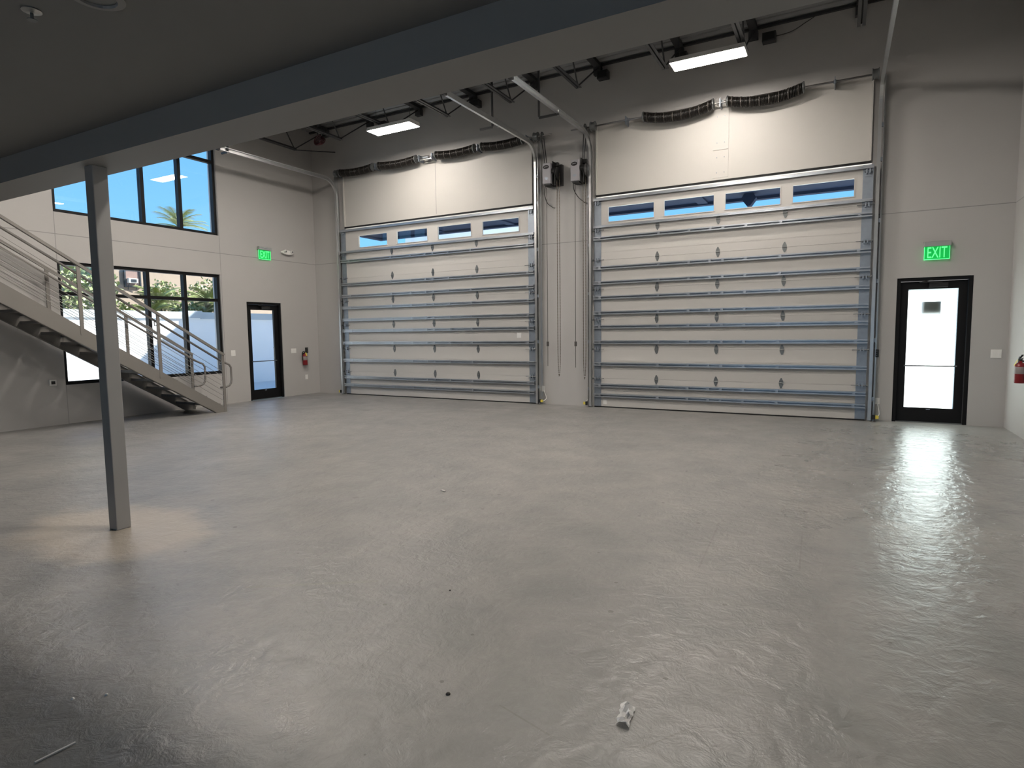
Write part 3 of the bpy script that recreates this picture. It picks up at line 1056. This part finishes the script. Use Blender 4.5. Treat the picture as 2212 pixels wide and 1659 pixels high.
# white leads from the outlets to the photo eyes
flex([(-5.17, D - 0.012, 0.27), (-5.13, D - 0.03, 0.2), (-5.10, D - 0.05, 0.12), (-5.14, D - 0.10, 0.07)], 'white lead from outlet to photo eye left of the hand chains', m_white, 0.008, 'cable', 'white_lead')
flex([(-4.19, D - 0.012, 0.29), (-4.195, D - 0.03, 0.2), (-4.22, D - 0.05, 0.13), (-4.26, D - 0.11, 0.08)], 'white lead from outlet to photo eye right of the hand chains', m_white, 0.006, 'cable', 'white_lead')
flex([(0.55, D - 0.012, 0.27), (0.565, D - 0.03, 0.2), (0.575, D - 0.05, 0.12), (0.555, D - 0.10, 0.075)], 'white lead from outlet to photo eye beside the exit door', m_white, 0.007, 'cable', 'white_lead')

# three-button control station by the right door
kp = thing('door_control', (0.512, D, 1.05), 'black three button control station on wall left of the exit door', 'control')
MB().box(0.484, 0.541, D - 0.035, D, 0.992, 1.108).build('case', m_blackp, kp, bevel=0.004)
for k, zz in enumerate((1.083, 1.05, 1.017)):
    MB().lathe([(0.009, -0.041), (0.009, -0.035)], (0.512, D, zz), 12, 'y').build('button', m_hinge, kp)
kp = thing('door_control', (XL, 10.465, 1.07), 'black control station on the left wall beside the extinguisher', 'control')
MB().box(XL, XL + 0.035, 10.43, 10.50, 1.005, 1.135).build('case', m_blackp, kp, bevel=0.004)
for zz in (1.105, 1.07, 1.035): MB().lathe([(0.009, 0.035), (0.009, 0.041)], (XL, 10.465, zz), 12, 'x').build('button', m_hinge, kp)
# recessed box under the stair
bx_ = thing('wall_box', (XL, 5.05, 0.71), 'white wall box with black centre under the stair', 'wall box')
MB().box(XL, XL + 0.03, 5.0, 5.10, 0.658, 0.762).build('surround', m_white, bx_, bevel=0.004)
MB().box(XL + 0.03, XL + 0.034, 5.022, 5.078, 0.685, 0.735).build('black_face', m_blackp, bx_)

# ------------------------------------------------------------------ EXIT signs
def text_mesh(txt, size, mat):
    c = bpy.data.curves.new('lettering', 'FONT')
    c.body = txt
    c.size = size
    c.align_x, c.align_y = 'CENTER', 'CENTER'
    c.extrude = 0.001
    o = bpy.data.objects.new('lettering', c)
    COL.objects.link(o)
    bpy.context.view_layer.update()
    me = bpy.data.meshes.new_from_object(o.evaluated_get(bpy.context.evaluated_depsgraph_get()))
    bpy.data.objects.remove(o)
    me.materials.clear()
    me.materials.append(mat)
    return me


def exit_sign(T, u0, u1, z0, z1, rotz, label):
    uc = (u0 + u1) / 2
    p = T(uc, 0)
    root = thing('exit_sign', (p[0], p[1], z0), label, 'exit sign', 'lit green exit signs')

    def bx(mb, a0, a1, d0, d1, z0_, z1_):
        p_, q_ = T(a0, d0), T(a1, d1)
        return mb.box(p_[0], q_[0], p_[1], q_[1], z0_, z1_)
    hz = z1 - 0.07
    bx(MB(), u0 - 0.004, u1 + 0.004, 0, 0.075, hz, z1).build('canopy', m_silver, root, bevel=0.004)
    pn = bx(MB(), u0 + 0.012, u1 - 0.012, 0.032, 0.040, z0 + 0.008, hz).build('lit_panel', m_signp, root)
    bx(MB(), u0 + 0.010, u1 - 0.010, 0.030, 0.042, z0, z0 + 0.008).build('lit_edge', m_signe, root)
    for a in (u0 + 0.007, u1 - 0.012): bx(MB(), a, a + 0.005, 0.030, 0.042, z0, hz).build('lit_edge', m_signe, root)
    me = text_mesh('EXIT', 0.235, m_signl)
    o = bpy.data.objects.new('lettering', me)
    COL.objects.link(o)
    o.parent = root
    q = T(uc, 0.042)
    o.location = Vector((q[0], q[1], (z0 + hz) / 2)) - root.location
    o.rotation_euler = (R(90), 0, rotz)
    w_ = max(v.co.x for v in me.vertices) - min(v.co.x for v in me.vertices)
    h_ = max(v.co.y for v in me.vertices) - min(v.co.y for v in me.vertices)
    o.scale = (0.235 / w_ * (u1 - u0) / 0.32, 0.155 / h_, 1)


exit_sign(TB, 1.055, 1.378, 2.428, 2.688, 0, 'green lit EXIT sign above the frosted white door')
exit_sign(TL, 9.187, 9.515, 3.132, 3.405, R(90), 'green lit EXIT sign above the clear glass door')

# emergency light head on the left wall
el = thing('emergency_light', (XL, 9.98, 3.35), 'white twin head emergency light right of the left exit sign', 'emergency light')
ov = [(9.98 + 0.165 * math.cos(a) * (1 if abs(math.cos(a)) < 0.9 else 0.98), 3.35 + 0.05 * math.sin(a)) for a in [2 * math.pi * k / 32 for k in range(32)]]
MB().prism(ov, 'x', XL, XL + 0.075).build('body', m_white, el, bevel=0.012)
for yy in (9.89, 10.075):
    MB().lathe([(0.0, 0.06), (0.034, 0.06), (0.036, 0.1), (0.026, 0.112), (0.0, 0.112)], (XL, yy, 3.368), 18, 'x').build('lamp_head', m_white, el, smooth=False)
    MB().lathe([(0.0, 0.112), (0.02, 0.112), (0.018, 0.116), (0.0, 0.116)], (XL, yy, 3.368), 14, 'x').build('lens', m_hinge, el)

# ------------------------------------------------------------------ fire extinguishers
def extinguisher(x, y_, z0, ax, label):
    """ax: unit vector from the wall into the room"""
    root = thing('fire_extinguisher', (x, y_, z0), label, 'fire extinguisher', 'wall hung fire extinguishers')
    MB().lathe([(0.0, z0), (0.052, z0), (0.058, z0 + 0.012), (0.058, z0 + 0.21), (0.052, z0 + 0.24), (0.03, z0 + 0.262), (0.018, z0 + 0.268), (0.018, z0 + 0.285), (0.0, z0 + 0.285)], (x, y_, 0), 28).build('cylinder', m_red, root, smooth=True)
    MB().lathe([(0.0585, z0 + 0.12), (0.0592, z0 + 0.121), (0.0592, z0 + 0.209), (0.0585, z0 + 0.21)], (x, y_, 0), 28).build('label', m_label, root, smooth=True)
    MB().lathe([(0.0, z0 + 0.285), (0.02, z0 + 0.285), (0.02, z0 + 0.32), (0.0, z0 + 0.32)], (x, y_, 0), 14).build('valve', m_blackp, root)
    side = Vector((-ax[1], ax[0], 0))
    p = Vector((x, y_, z0))
    v = Vector((0, 0, 1))
    MB().bar(p + v * 0.325 - side * 0.02, p + v * 0.365 + side * 0.085, 0.02, 0.007).bar(p + v * 0.305, p + v * 0.318 + side * 0.075, 0.02, 0.007).build('lever', m_blackp, root)
    MB().tube([p + v * 0.305 - side * 0.01, p + v * 0.33 - side * 0.05, p + v * 0.30 - side * 0.082, p + v * 0.2 - side * 0.082, p + v * 0.12 - side * 0.07], 0.010, 8).build('hose', m_blackp, root, smooth=True)
    a = Vector((ax[0], ax[1], 0))
    MB().bar(p - a * 0.058 + v * 0.05, p - a * 0.058 + v * 0.3, 0.03, 0.012, (ax[0], ax[1], 0)).tube([p - a * 0.066 + v * 0.28, p + v * 0.282], 0.01, 8).build('wall_bracket', m_blackp, root)
    MB().bar(p + a * 0.03 + v * 0.30 + side * 0.0, p + a * 0.062 + v * 0.225, 0.035, 0.002, (ax[0], ax[1], 0)).build('inspection_tag', m_yellow, root)
    return root


extinguisher(XL + 0.066, 10.36, 0.715, (1, 0), 'red fire extinguisher on the left wall near the clear glass door')
extinguisher(XR - 0.066, 9.83, 0.715, (-1, 0), 'red fire extinguisher on the right wall by the frosted door')

# ------------------------------------------------------------------ roof joists
def joist(x, label):
    root = thing('bar_joist', (x, D, 5.56), label, 'roof joist', 'dark open web roof joists')
    for s_ in (-1, 1):
        MB().box(x + s_ * 0.010, x + s_ * 0.052, 2.75, 9.90, 5.565, 5.572).box(x + s_ * 0.010, x + s_ * 0.016, 2.75, 9.90, 5.572, 5.615).build('bottom_chord_angle', m_joist, root)
    MB().box(x - 0.06, x + 0.06, 2.75, D, 6.235, 6.298).build('top_chord', m_joist, root)
    p = 0.42
    yy = 9.84
    up = True
    MB().tube([(x, D - 0.04, 6.24), (x, 9.86, 5.59)], 0.013, 6).build('web_rod', m_joist, root)
    while yy - p > 2.8:
        a, b = (5.60, 6.24) if up else (6.24, 5.60)
        MB().tube([(x, yy, a), (x, yy - p, b)], 0.013, 6).build('web_rod', m_joist, root)
        yy -= p
        up = not up
    MB().box(x - 0.07, x + 0.07, D - 0.10, D, 6.10, 6.235).build('bearing_seat', m_joist, root)
    return root


JX = [-10.81, -9.44, -8.07, -6.69, -5.30, -4.01, -2.54, -1.36, 0.14]
JL = ['dark roof joist nearest the left wall', 'dark roof joist between the red cable coil and the left lamp',
      'dark roof joist directly above the left lamp', 'dark roof joist just right of the left lamp',
      'dark roof joist above the left hanger rod between the doors', 'dark roof joist above the hand chains, right of the hangers',
      'dark roof joist just left of the right lamp', 'dark roof joist just right of the right lamp',
      'dark roof joist above the track beside the exit door']
j0 = joist(JX[0], JL[0])
for x, lb in zip(JX[1:], JL[1:]): dup(j0, (x, D, 5.56), lb)
lg = MB().box(XL + 0.01, XR - 0.01, D - 0.05, D, 6.262, 6.298).build('ledger_angle', m_joist)
tag(lg, 'dark steel ledger angle along the top of the door wall', 'ledger')
for yy, zz, lb in ((9.55, 6.20, 'dark bridging angle crossing the joists near the door wall'),):
    tag(MB().box(JX[0] - 0.25, JX[-1] + 0.3, yy, yy + 0.035, zz, zz + 0.03).build('bridging_angle', m_joist), lb, 'bridging')
BX = [(-3.90, 'dark junction box hung between the chains and the right lamp'), (-6.62, 'dark junction box hung just right of the left lamp'), (-1.12, 'dark junction box hung just right of the right lamp'), (-2.50, 'dark junction box hung just left of the right lamp'), (-9.05, 'dark junction box hung just left of the left lamp')]
jb = None
for x, lb in BX:
    if jb is None:
        jb = thing('junction_box', (x, D, 6.02), lb, 'junction box', 'junction boxes along the ledger')
        MB().box(x - 0.10, x + 0.10, D - 0.14, D, 6.0, 6.139).build('box', m_joist, jb, bevel=0.006)
        MB().box(x - 0.085, x + 0.085, D - 0.146, D - 0.14, 6.015, 6.125).build('cover', m_blackp, jb)
    else:
        dup(jb, (x, D, 6.02), lb)
flex([(-1.04, D - 0.10, 6.06), (-0.8, D - 0.05, 6.10), (-0.6, D - 0.04, 6.19), (-0.45, D - 0.04, 6.26)], 'thin dark wire rising from the junction box right of the right lamp', m_cord, 0.006)
# bracing rod and red coil at the first joist
tag(MB().tube([(-10.81, 9.89, 5.57), (-10.56, D - 0.02, 5.72)], 0.012, 6).build('brace_rod', m_joist), 'thin dark brace rod from joist to door wall beside red coil', 'rod')
rc = thing('cable_coil', (-9.95, 9.7, 5.6), 'dark red cable coil hanging from the joists near the left wall', 'cable coil')
for k in range(4):
    c0 = Vector((-9.93 + 0.02 * k, 9.70 + 0.015 * k, 5.60 - 0.01 * k))
    MB().tube([c0 + Vector((0.10 * math.cos(a), 0.03 * math.sin(a), (0.11 - 0.012 * k) * math.sin(a))) for a in [2 * math.pi * i / 20 for i in range(21)]], 0.012, 6, False).build('loop', m_maroon, rc, smooth=True)
MB().tube([(-9.93, 9.7, 5.70), (-9.93, 9.7, 6.0), (-9.95, 9.57, 6.20)], 0.012, 6).build('tie', m_joist, rc)

# ------------------------------------------------------------------ high bay lamps
def lamp(x, y_, z, label, lens):
    L, W = 1.04, 0.325
    root = thing('high_bay_lamp', (x, y_, z), label, 'ceiling lamp', 'long high bay lamps')
    MB().box(x - L / 2, x + L / 2, y_ - W / 2, y_ + W / 2, z - 0.004, z - 0.001).build('lens', lens, root)
    MB().prism([(y_ - W / 2 - 0.012, z), (y_ + W / 2 + 0.012, z), (y_ + W / 2 - 0.02, z + 0.075), (y_ - W / 2 + 0.02, z + 0.075)], 'x', x - L / 2 - 0.015, x + L / 2 + 0.015).build('housing', m_white, root)
    MB().box(x - 0.12, x + 0.12, y_ - 0.06, y_ + 0.06, z + 0.075, z + 0.10).build('driver_box', m_white, root)
    for s_ in (-1, 1):
        MB().tube([(x + s_ * 0.42, y_, z + 0.07), (x + s_ * 0.42, y_, 6.30)], 0.004, 6).build('hanging_wire', m_cord, root)
    return root


l0 = lamp(-1.84, 9.625, 5.455, 'bright warm lamp above the overhead door beside the exit', m_lens)
dup(l0, (-7.82, 9.625, 5.455), 'bright warm lamp above the overhead door nearest the left wall')
l1 = lamp(-1.84, 6.86, 5.455, 'added warm lamp above the beam, middle of the bay, exit side', m_lensf)  # middle row is added, unseen, to raise the general light level
dup(l1, (-7.82, 6.86, 5.455), 'added warm lamp above the beam, middle of the bay, stair side')
dup(l1, (-1.84, 4.10, 5.455), 'warm lamp above the beam, nearest the mezzanine, exit side')
dup(l1, (-7.82, 4.10, 5.455), 'warm lamp above the beam, nearest the mezzanine, stair side')

# ------------------------------------------------------------------ things under the mezzanine ceiling
sp_ = thing('sprinkler_head', (-3.113, 1.412, 2.865), 'small pendent sprinkler head in the low ceiling', 'sprinkler')
MB().lathe([(0.036, 2.865), (0.038, 2.860), (0.020, 2.853), (0.012, 2.852)], (-3.113, 1.412, 0), 20).build('escutcheon', m_silver, sp_)
MB().tube([(-3.113, 1.412, 2.855), (-3.113, 1.412, 2.83)], 0.007, 8).lathe([(0.0, 2.822), (0.02, 2.822), (0.02, 2.825), (0.0, 2.825)], (-3.113, 1.412, 0), 12).build('deflector', m_hinge, sp_)
dn = thing('downlight', (-2.755, 1.49, 2.865), 'unlit round downlight in the low ceiling at the top edge', 'downlight')
MB().lathe([(0.105, 2.864), (0.105, 2.857), (0.075, 2.852), (0.072, 2.864)], (-2.755, 1.49, 0), 32).build('trim_ring', m_paint, dn)
MB().lathe([(0.0, 2.862), (0.071, 2.862), (0.071, 2.8635), (0.0, 2.8635)], (-2.755, 1.49, 0), 32).build('dark_lens', m_hinge, dn)

# ------------------------------------------------------------------ staircase along the left wall
XN, XF = -10.25, -11.20
st = thing('staircase', (-10.72, 7.42, 0), 'brown grey steel stair with cable railings rising along the left wall', 'staircase')
YE = 2.68


def ztop(y_): return 0.068 + (7.416 - y_) * 0.6367


def zbot(y_): return 0.0 + (7.215 - y_) * 0.605


def zrail(y_): return 1.092 + (7.403 - y_) * 0.6149


for xs in (XN, XF):
    pl = [(7.42, 0.0), (7.42, 0.068), (YE, ztop(YE)), (YE, zbot(YE)), (7.215, 0.0)]
    MB().prism(pl, 'x', xs - 0.006, xs + 0.006).build('stringer', m_stair, st)
    s_ = 1 if xs == XF else -1
    fl = MB()
    fl.prism([(7.42, 0.058), (7.42, 0.068), (YE, ztop(YE)), (YE, ztop(YE) - 0.012)], 'x', xs, xs + s_ * 0.05)
    fl.prism([(7.20, 0.0), (7.225, 0.0), (YE, zbot(YE) + 0.012), (YE, zbot(YE))], 'x', xs, xs + s_ * 0.05)
    fl.build('stringer_flange', m_stair, st)
k = 1
while True:
    z = 0.168 * k
    yn = 7.30 - 0.2685 * (k - 1)
    if z > 3.0 or yn - 0.28 < YE: break
    tr = MB().box(XF + 0.006, XN - 0.006, yn - 0.285, yn, z - 0.012, z).box(XF + 0.006, XN - 0.006, yn - 0.012, yn, z - 0.055, z - 0.012).box(XF + 0.006, XN - 0.006, yn - 0.285, yn - 0.275, z, z + 0.03)
    tr.build('tread', m_tread, st)
    k += 1
for xs, s_ in ((XN, -1), (XF, 1)):
    for yy in (7.39, 6.193, 5.008, 3.82):
        MB().box(xs - 0.010, xs + 0.010, yy - 0.026, yy + 0.026, max(0.0, ztop(yy) - 0.12), zrail(yy)).build('post', m_stair, st)
        xo = xs + s_ * 0.075
        MB().tube([(xs, yy - 0.02, zrail(yy) - 0.20), (xo, yy - 0.02, zrail(yy) - 0.20), (xo, yy - 0.02, zrail(yy) - 0.135)], 0.008, 8).build('rail_bracket', m_stair, st)
    MB().bar((xs, 7.416, zrail(7.416)), (xs, YE, zrail(YE)), 0.045, 0.042).build('top_rail', m_stair, st)
    xo = xs + s_ * 0.075
    hz = lambda y_: zrail(y_) - 0.125
    pts = [(xo, YE, hz(YE)), (xo, 7.40, hz(7.40)), (xo, 7.50, hz(7.40) - 0.045), (xo, 7.575, hz(7.40) - 0.08), (xo, 7.61, hz(7.40) - 0.135), (xo, 7.61, 0.60), (xo, 7.595, 0.53), (xo, 7.555, 0.485), (xo, 7.49, 0.465), (xo, 7.37, 0.462)]
    MB().tube(pts, 0.019, 12).build('handrail', m_stair, st, smooth=True)
    for c in range(7):
        dz = 0.12 + 0.092 * c
        MB().tube([(xs, 7.40, ztop(7.40) + dz), (xs, YE, ztop(YE) + dz - 0.0 * c)], 0.0045, 6).build('cable', m_cable, st)

# ------------------------------------------------------------------ litter on the floor
wrp = MB()
random.seed(3)
n_ = 6
grid = []
for i in range(n_):
    for j in range(n_ + 3):
        grid.append((-0.685 + 0.05 * i / (n_ - 1) + 0.012 * random.random() - 0.02 * j / 8, 2.02 + 0.125 * j / (n_ + 2) + 0.008 * random.random(), 0.003 + 0.022 * random.random() * math.sin(math.pi * (i + .5) / n_)))
wrp.add(grid, [(i * (n_ + 3) + j, (i + 1) * (n_ + 3) + j, (i + 1) * (n_ + 3) + j + 1, i * (n_ + 3) + j + 1) for i in range(n_ - 1) for j in range(n_ + 2)])
wm, wn_, wl_, wb_ = mat_new('crinkled_clear_plastic')
wb_.inputs['Base Color'].default_value = (0.92, 0.92, 0.90, 1)
wb_.inputs['Roughness'].default_value = 0.12
wb_.inputs['Metallic'].default_value = 0.1
wb_.inputs['Alpha'].default_value = 0.6
wo_ = wrp.build('plastic_wrapper', wm)
md = wo_.modifiers.new('thickness', 'SOLIDIFY')
md.thickness = 0.0015
tag(wo_, 'crumpled shiny clear plastic wrapper lying on the concrete floor', 'wrapper')
tag(MB().bar((-2.371, 0.914, 0.004), (-2.36, 1.034, 0.004), 0.008, 0.005).build('plastic_strip', m_white), 'thin white plastic strip on the shaded floor', 'strip')
tag(MB().bar((-3.175, 4.46, 0.005), (-3.125, 4.445, 0.007), 0.018, 0.008).build('paper_scrap', m_white), 'tiny white paper scrap in the middle of the floor', 'scrap')


def pebble(x, y_, r, mat, name, label, cat):
    mb = MB()
    rs = [random.uniform(0.7, 1.1) for _ in range(5)]
    mb.lathe([(0.0, 0.0), (r * rs[0], 0.0), (r * rs[1], r * 0.5), (r * 0.5 * rs[2], r * 0.85), (0.0, r * 0.9)], (x, y_, 0), 7)
    tag(mb.build(name, mat), label, cat)


pebble(-2.57, 1.248, 0.009, m_white, 'plaster_crumb', 'pale plaster crumb at the shadow edge on the floor', 'crumb')
pebble(-2.666, 1.17, 0.008, m_white, 'plaster_crumb', 'pale plaster crumb inside the floor shadow above the white strip', 'crumb')
pebble(-1.34, 1.895, 0.010, m_cord, 'dirt_clod', 'small dark dirt clod left of the plastic wrapper', 'dirt')
pebble(-1.886, 2.708, 0.007, m_cord, 'dirt_clod', 'tiny dark dirt clod alone on the middle floor', 'dirt')

# ------------------------------------------------------------------ outside: canopy over the doors
m_canopy = pmat('canopy_soffit', (0.010, 0.017, 0.040), 0.9, var=0.1, spec=0.1)
cn = MB().box(-11.5, 0.9, D + WT, 13.48, 4.12, 4.35).box(-11.5, 0.9, 13.33, 13.48, 4.063, 4.12).box(-11.5, -11.35, D + WT, 13.33, 4.063, 4.12)
cn = cn.build('door_canopy', m_canopy)
tag(cn, 'dark flat canopy seen through the small windows of the overhead doors', 'canopy')
for x in (-9.3, -7.2, -4.9, -2.6):
    MB().box(x - 0.1, x + 0.1, D + WT, 13.33, 4.085, 4.12).build('rib', m_canopy, cn)
lt = thing('canopy_light', (-1.65, 13.0, 3.87), 'dark wedge shaped light under the canopy, seen through a door window', 'outdoor lamp')
MB().prism([(-1.79, 4.02), (-1.73, 4.12), (-1.57, 4.12), (-1.51, 4.02), (-1.62, 3.87), (-1.68, 3.87)], 'y', 12.9, 13.1).build('shade', m_canopy, lt)

# ------------------------------------------------------------------ outside: yard
m_ground = pmat('pale_yard_paving', (0.62, 0.60, 0.56), 0.8, var=0.08, scale=1.0)
m_yard = pmat('white_block_wall', (0.80, 0.82, 0.83), 0.8, var=0.05, scale=1.5)
m_stucco = pmat('peach_stucco', (0.25, 0.195, 0.15), 0.85, var=0.06, scale=3)
m_coping = pmat('shade_tinted_coping', (0.40, 0.45, 0.48), 0.8, var=0.06, scale=3)  # bluish grey puts the shade on the coping face into its colour
m_trim = pmat('white_trim', (0.50, 0.49, 0.47), 0.6, var=0.03)
m_dkglass = pmat('dark_window_glass', (0.03, 0.035, 0.04), 0.1, var=0.1)
g = MB().box(-70, 40, -30, 60, -0.4, -0.02)
gx = MB()
for a in ((-70, XL - WT, -30, 60), (XR + WT, 40, -30, 60), (XL - WT, XR + WT, D + WT, 60), (XL - WT, XR + WT, -30, YR - WT)):
    gx.box(a[0], a[1], a[2], a[3], -0.4, -0.02)
struct('ground', gx, m_ground)
yw = thing('yard_wall', (-16.1, 4.0, -0.02), 'white masonry yard wall with coping outside the big window', 'garden wall')
MB().box(-16.2, -16.0, -8.0, 10.50, -0.02, 1.93).build('wall_panel', m_yard, yw)
MB().box(-16.23, -15.96, -8.0, 10.50, 1.93, 2.12).build('coping', m_coping, yw)
MB().box(-16.25, -15.93, 10.50, 10.85, -0.02, 1.95).build('pier', m_yard, yw)
MB().box(-16.28, -15.89, 10.46, 10.89, 1.95, 2.15).build('pier_cap', m_coping, yw)
MB().box(-16.2, -16.0, 10.85, 20.0, -0.02, 1.93).build('wall_panel', m_yard, yw)
MB().box(-16.23, -15.96, 10.89, 20.0, 1.93, 2.12).build('coping', m_coping, yw)

# neighbouring building with a window and an air conditioner
nb = thing('neighbour_building', (-24.0, 18.0, -0.02), 'peach stucco building behind the yard wall', 'building')
MB().box(-24.2, -22.0, 11.2, 26.0, -0.02, 4.6).build('walls', m_stucco, nb)
MB().box(-24.4, -21.75, 11.0, 26.2, 4.6, 4.85).build('roof_edge', m_trim, nb)
MB().box(-22.0, -21.93, 11.45, 26.0, 4.02, 4.08).build('band', m_trim, nb)
MB().box(-22.0, -21.9, 11.2, 11.5, -0.02, 4.6).build('corner_pilaster', m_trim, nb)
wf = MB()
for a in ((12.17, 12.22), (12.69, 12.74)): wf.box(-22.0, -21.93, a[0], a[1], 3.18, 3.84)
for a in ((3.18, 3.23), (3.79, 3.84)): wf.box(-22.0, -21.93, 12.22, 12.69, a[0], a[1])
wfo = wf.build('window_frame', m_dkglass, nb)
MB().box(-22.0, -21.96, 12.22, 12.69, 3.23, 3.79).build('pane', pmat('curtained_window', (0.22, 0.15, 0.13), 0.3), wfo)
ac = thing('air_conditioner', (-21.8, 12.44, 3.33), 'white window air conditioner in the peach building', 'air conditioner')
MB().box(-21.955, -21.83, 12.25, 12.58, 3.33, 3.49).build('case', m_trim, ac, bevel=0.01)
MB().box(-21.83, -21.82, 12.34, 12.52, 3.36, 3.46).build('grille', m_dkglass, ac)
for yy in (12.28, 12.55): MB().bar((-21.85, yy, 3.33), (-21.95, yy, 3.1), 0.02, 0.02).build('bracket', m_dkglass, ac)

# taller block, added to throw the slanting shadow on the yard wall
tb = thing('shading_block', (-17.0, 21.0, -0.02), 'pale block added beyond the yard to shade the yard wall', 'building')
MB().box(-14.2, -9.4, 18.0, 24.0, -0.02, 7.90).build('walls', m_yard, tb)
MB().box(-14.2, -9.4, 18.0, 24.0, 7.90, 8.08).build('parapet', m_trim, tb)


# ------------------------------------------------------------------ outside: planting
def leaf_mat(name, col, tr):
    m, n, l, b = mat_new(name)
    b.inputs['Roughness'].default_value = 0.5
    nz = n.new('ShaderNodeTexNoise')
    nz.inputs['Scale'].default_value = 4
    tc = n.new('ShaderNodeTexCoord')
    l.new(tc.outputs['Object'], nz.inputs['Vector'])
    mx = n.new('ShaderNodeMix')
    mx.data_type = 'RGBA'
    mx.inputs[6].default_value = tuple(c * 0.55 for c in col) + (1,)
    mx.inputs[7].default_value = tuple(min(1, c * 1.5) for c in col) + (1,)
    l.new(nz.outputs['Fac'], mx.inputs[0])
    l.new(mx.outputs[2], b.inputs['Base Color'])
    return m


m_leaf = leaf_mat('shrub_leaf', (0.12, 0.20, 0.045), 0)
m_leafy = leaf_mat('palm_leaf', (0.17, 0.20, 0.06), 0)
m_leafd = leaf_mat('tree_leaf', (0.20, 0.24, 0.10), 0)
m_bark = pmat('bark', (0.16, 0.12, 0.08), 0.9, var=0.2, scale=10)


def rnd_unit():
    while True:
        v = Vector((random.uniform(-1, 1), random.uniform(-1, 1), random.uniform(-1, 1)))
        if 0.05 < v.length < 1: return v


def shrub(x, y_, z0, rx, rz, n, ls, mat, name, label, trunk, group):
    root = thing(name, (x, y_, -0.02), label, 'plant', group)
    mb = MB()
    for _ in range(n):
        v = rnd_unit()
        p = Vector((x + v.x * rx, y_ + v.y * rx * 1.2, z0 + v.z * rz))
        d = rnd_unit().normalized()
        s_ = d.cross(rnd_unit().normalized()).normalized()
        L, W = ls * random.uniform(.6, 1.2), ls * random.uniform(.25, .45)
        mb.add([p, p + d * L * .5 + s_ * W, p + d * L, p + d * L * .5 - s_ * W], [(0, 1, 2, 3)])
    mb.build('foliage', mat, root)
    tk = MB()
    for _ in range(4):
        a = random.uniform(0, 6.28)
        tk.tube([(x, y_, -0.02), (x + 0.2 * rx * math.cos(a), y_ + 0.2 * rx * math.sin(a), z0 * 0.5), (x + 0.6 * rx * math.cos(a), y_ + 0.6 * rx * math.sin(a), z0 + rz * .4)], [trunk, trunk * .7, trunk * .3], 7)
    tk.build('stem', m_bark, root)
    return root


def palm(x, y_, h, fl, n, label, group, mat=m_leafy, r=0.12, lo=-0.1, hi=1.35):
    root = thing('palm', (x, y_, -0.02), label, 'palm', group)
    MB().tube([(x, y_, -0.02), (x + 0.05, y_, h * 0.5), (x, y_, h)], [r * 1.2, r, r * 1.1], 10).build('trunk', m_bark, root, smooth=True)
    for i in range(n):
        a = 2 * math.pi * i / n * 2.618
        el = random.uniform(lo, hi)
        mb = MB()
        pts = []
        d = Vector((math.cos(a), math.sin(a), 0))
        for k in range(8):
            t = k / 7
            pts.append(Vector((x, y_, h)) + d * fl * t * math.cos(el * (1 - .3 * t)) + Vector((0, 0, fl * (math.sin(el) * t - 0.40 * t * t))))
        mb.tube(pts, [0.02, .018, .016, .014, .012, .01, .008, .006], 4)
        for k in range(1, 8):
            for u in (0, .16, .33, .5, .66, .83):
                if k == 7 and u: break
                p = pts[k].lerp(pts[min(7, k + 1)], u)
                tdir = (pts[min(7, k + 1)] - pts[k - 1]).normalized()
                sd = tdir.cross(Vector((0, 0, 1))).normalized()
                L = fl * 0.30 * math.sin(math.pi * (0.12 + 0.8 * (k + u) / 8))
                for s_ in (-1, 1):
                    e = p + sd * s_ * L * .8 + tdir * L * .55 + Vector((0, 0, -L * .25))
                    w_ = tdir * 0.010
                    mb.add([p - w_, p + w_, e], [(0, 1, 2)])
        mb.build('frond', mat, root)
    return root


random.seed(11)
PG = 'palms behind the yard wall'
palm(-18.4, 11.15, 2.45, 0.95, 26, 'bushy palm over the yard wall, in front of the peach wall', PG)
palm(-18.4, 12.85, 2.55, 1.05, 26, 'bushy palm over the yard wall, at the window right edge', PG)
palm(-17.3, 10.25, 2.00, 0.75, 20, 'low palm over the yard wall, below the air conditioner', PG)
palm(-17.2, 11.85, 2.00, 0.75, 20, 'low palm over the yard wall, between two bushy palms', PG)
palm(-25.6, 16.62, 6.22, 1.30, 24, 'tall palm crown against the blue sky in the upper window', 'palms in the sky', m_leafy, 0.13, 0.0, 1.5)
HG = 'shrubs and trees along the yard wall'
shrub(-19.2, 11.75, 2.75, 0.50, 0.50, 700, 0.11, m_leafd, 'shrub', 'grey green bush behind the palms, in front of the peach wall', 0.04, HG)
shrub(-19.2, 13.45, 2.80, 0.60, 0.60, 800, 0.11, m_leafd, 'shrub', 'grey green bush behind the palms, at the window right edge', 0.04, HG)
shrub(-16.9, 11.1, 2.1, 0.35, 0.35, 420, 0.12, m_leafy, 'shrub', 'light green shrub over the yard wall, under the bushy palm', 0.03, HG)
shrub(-16.9, 12.7, 2.1, 0.38, 0.40, 420, 0.12, m_leafy, 'shrub', 'light green shrub over the yard wall, at the window right edge', 0.03, HG)
shrub(-17.0, 9.35, 1.95, 0.42, 0.45, 500, 0.12, m_leafy, 'shrub', 'light green shrub over the yard wall, just right of the column', 0.03, HG)
shrub(-18.6, 8.45, 2.75, 0.75, 0.85, 900, 0.15, m_leafd, 'tree', 'leafy tree over the yard wall, seen left of the column', 0.06, HG)
shrub(-20.2, 10.1, 2.9, 0.75, 0.9, 800, 0.16, m_leafd, 'tree', 'leafy tree over the yard wall, mostly behind the column', 0.06, HG)
shrub(-17.2, 7.2, 2.1, 0.6, 0.6, 700, 0.14, m_leaf, 'shrub', 'green shrub over the yard wall at the window left edge', 0.03, HG)
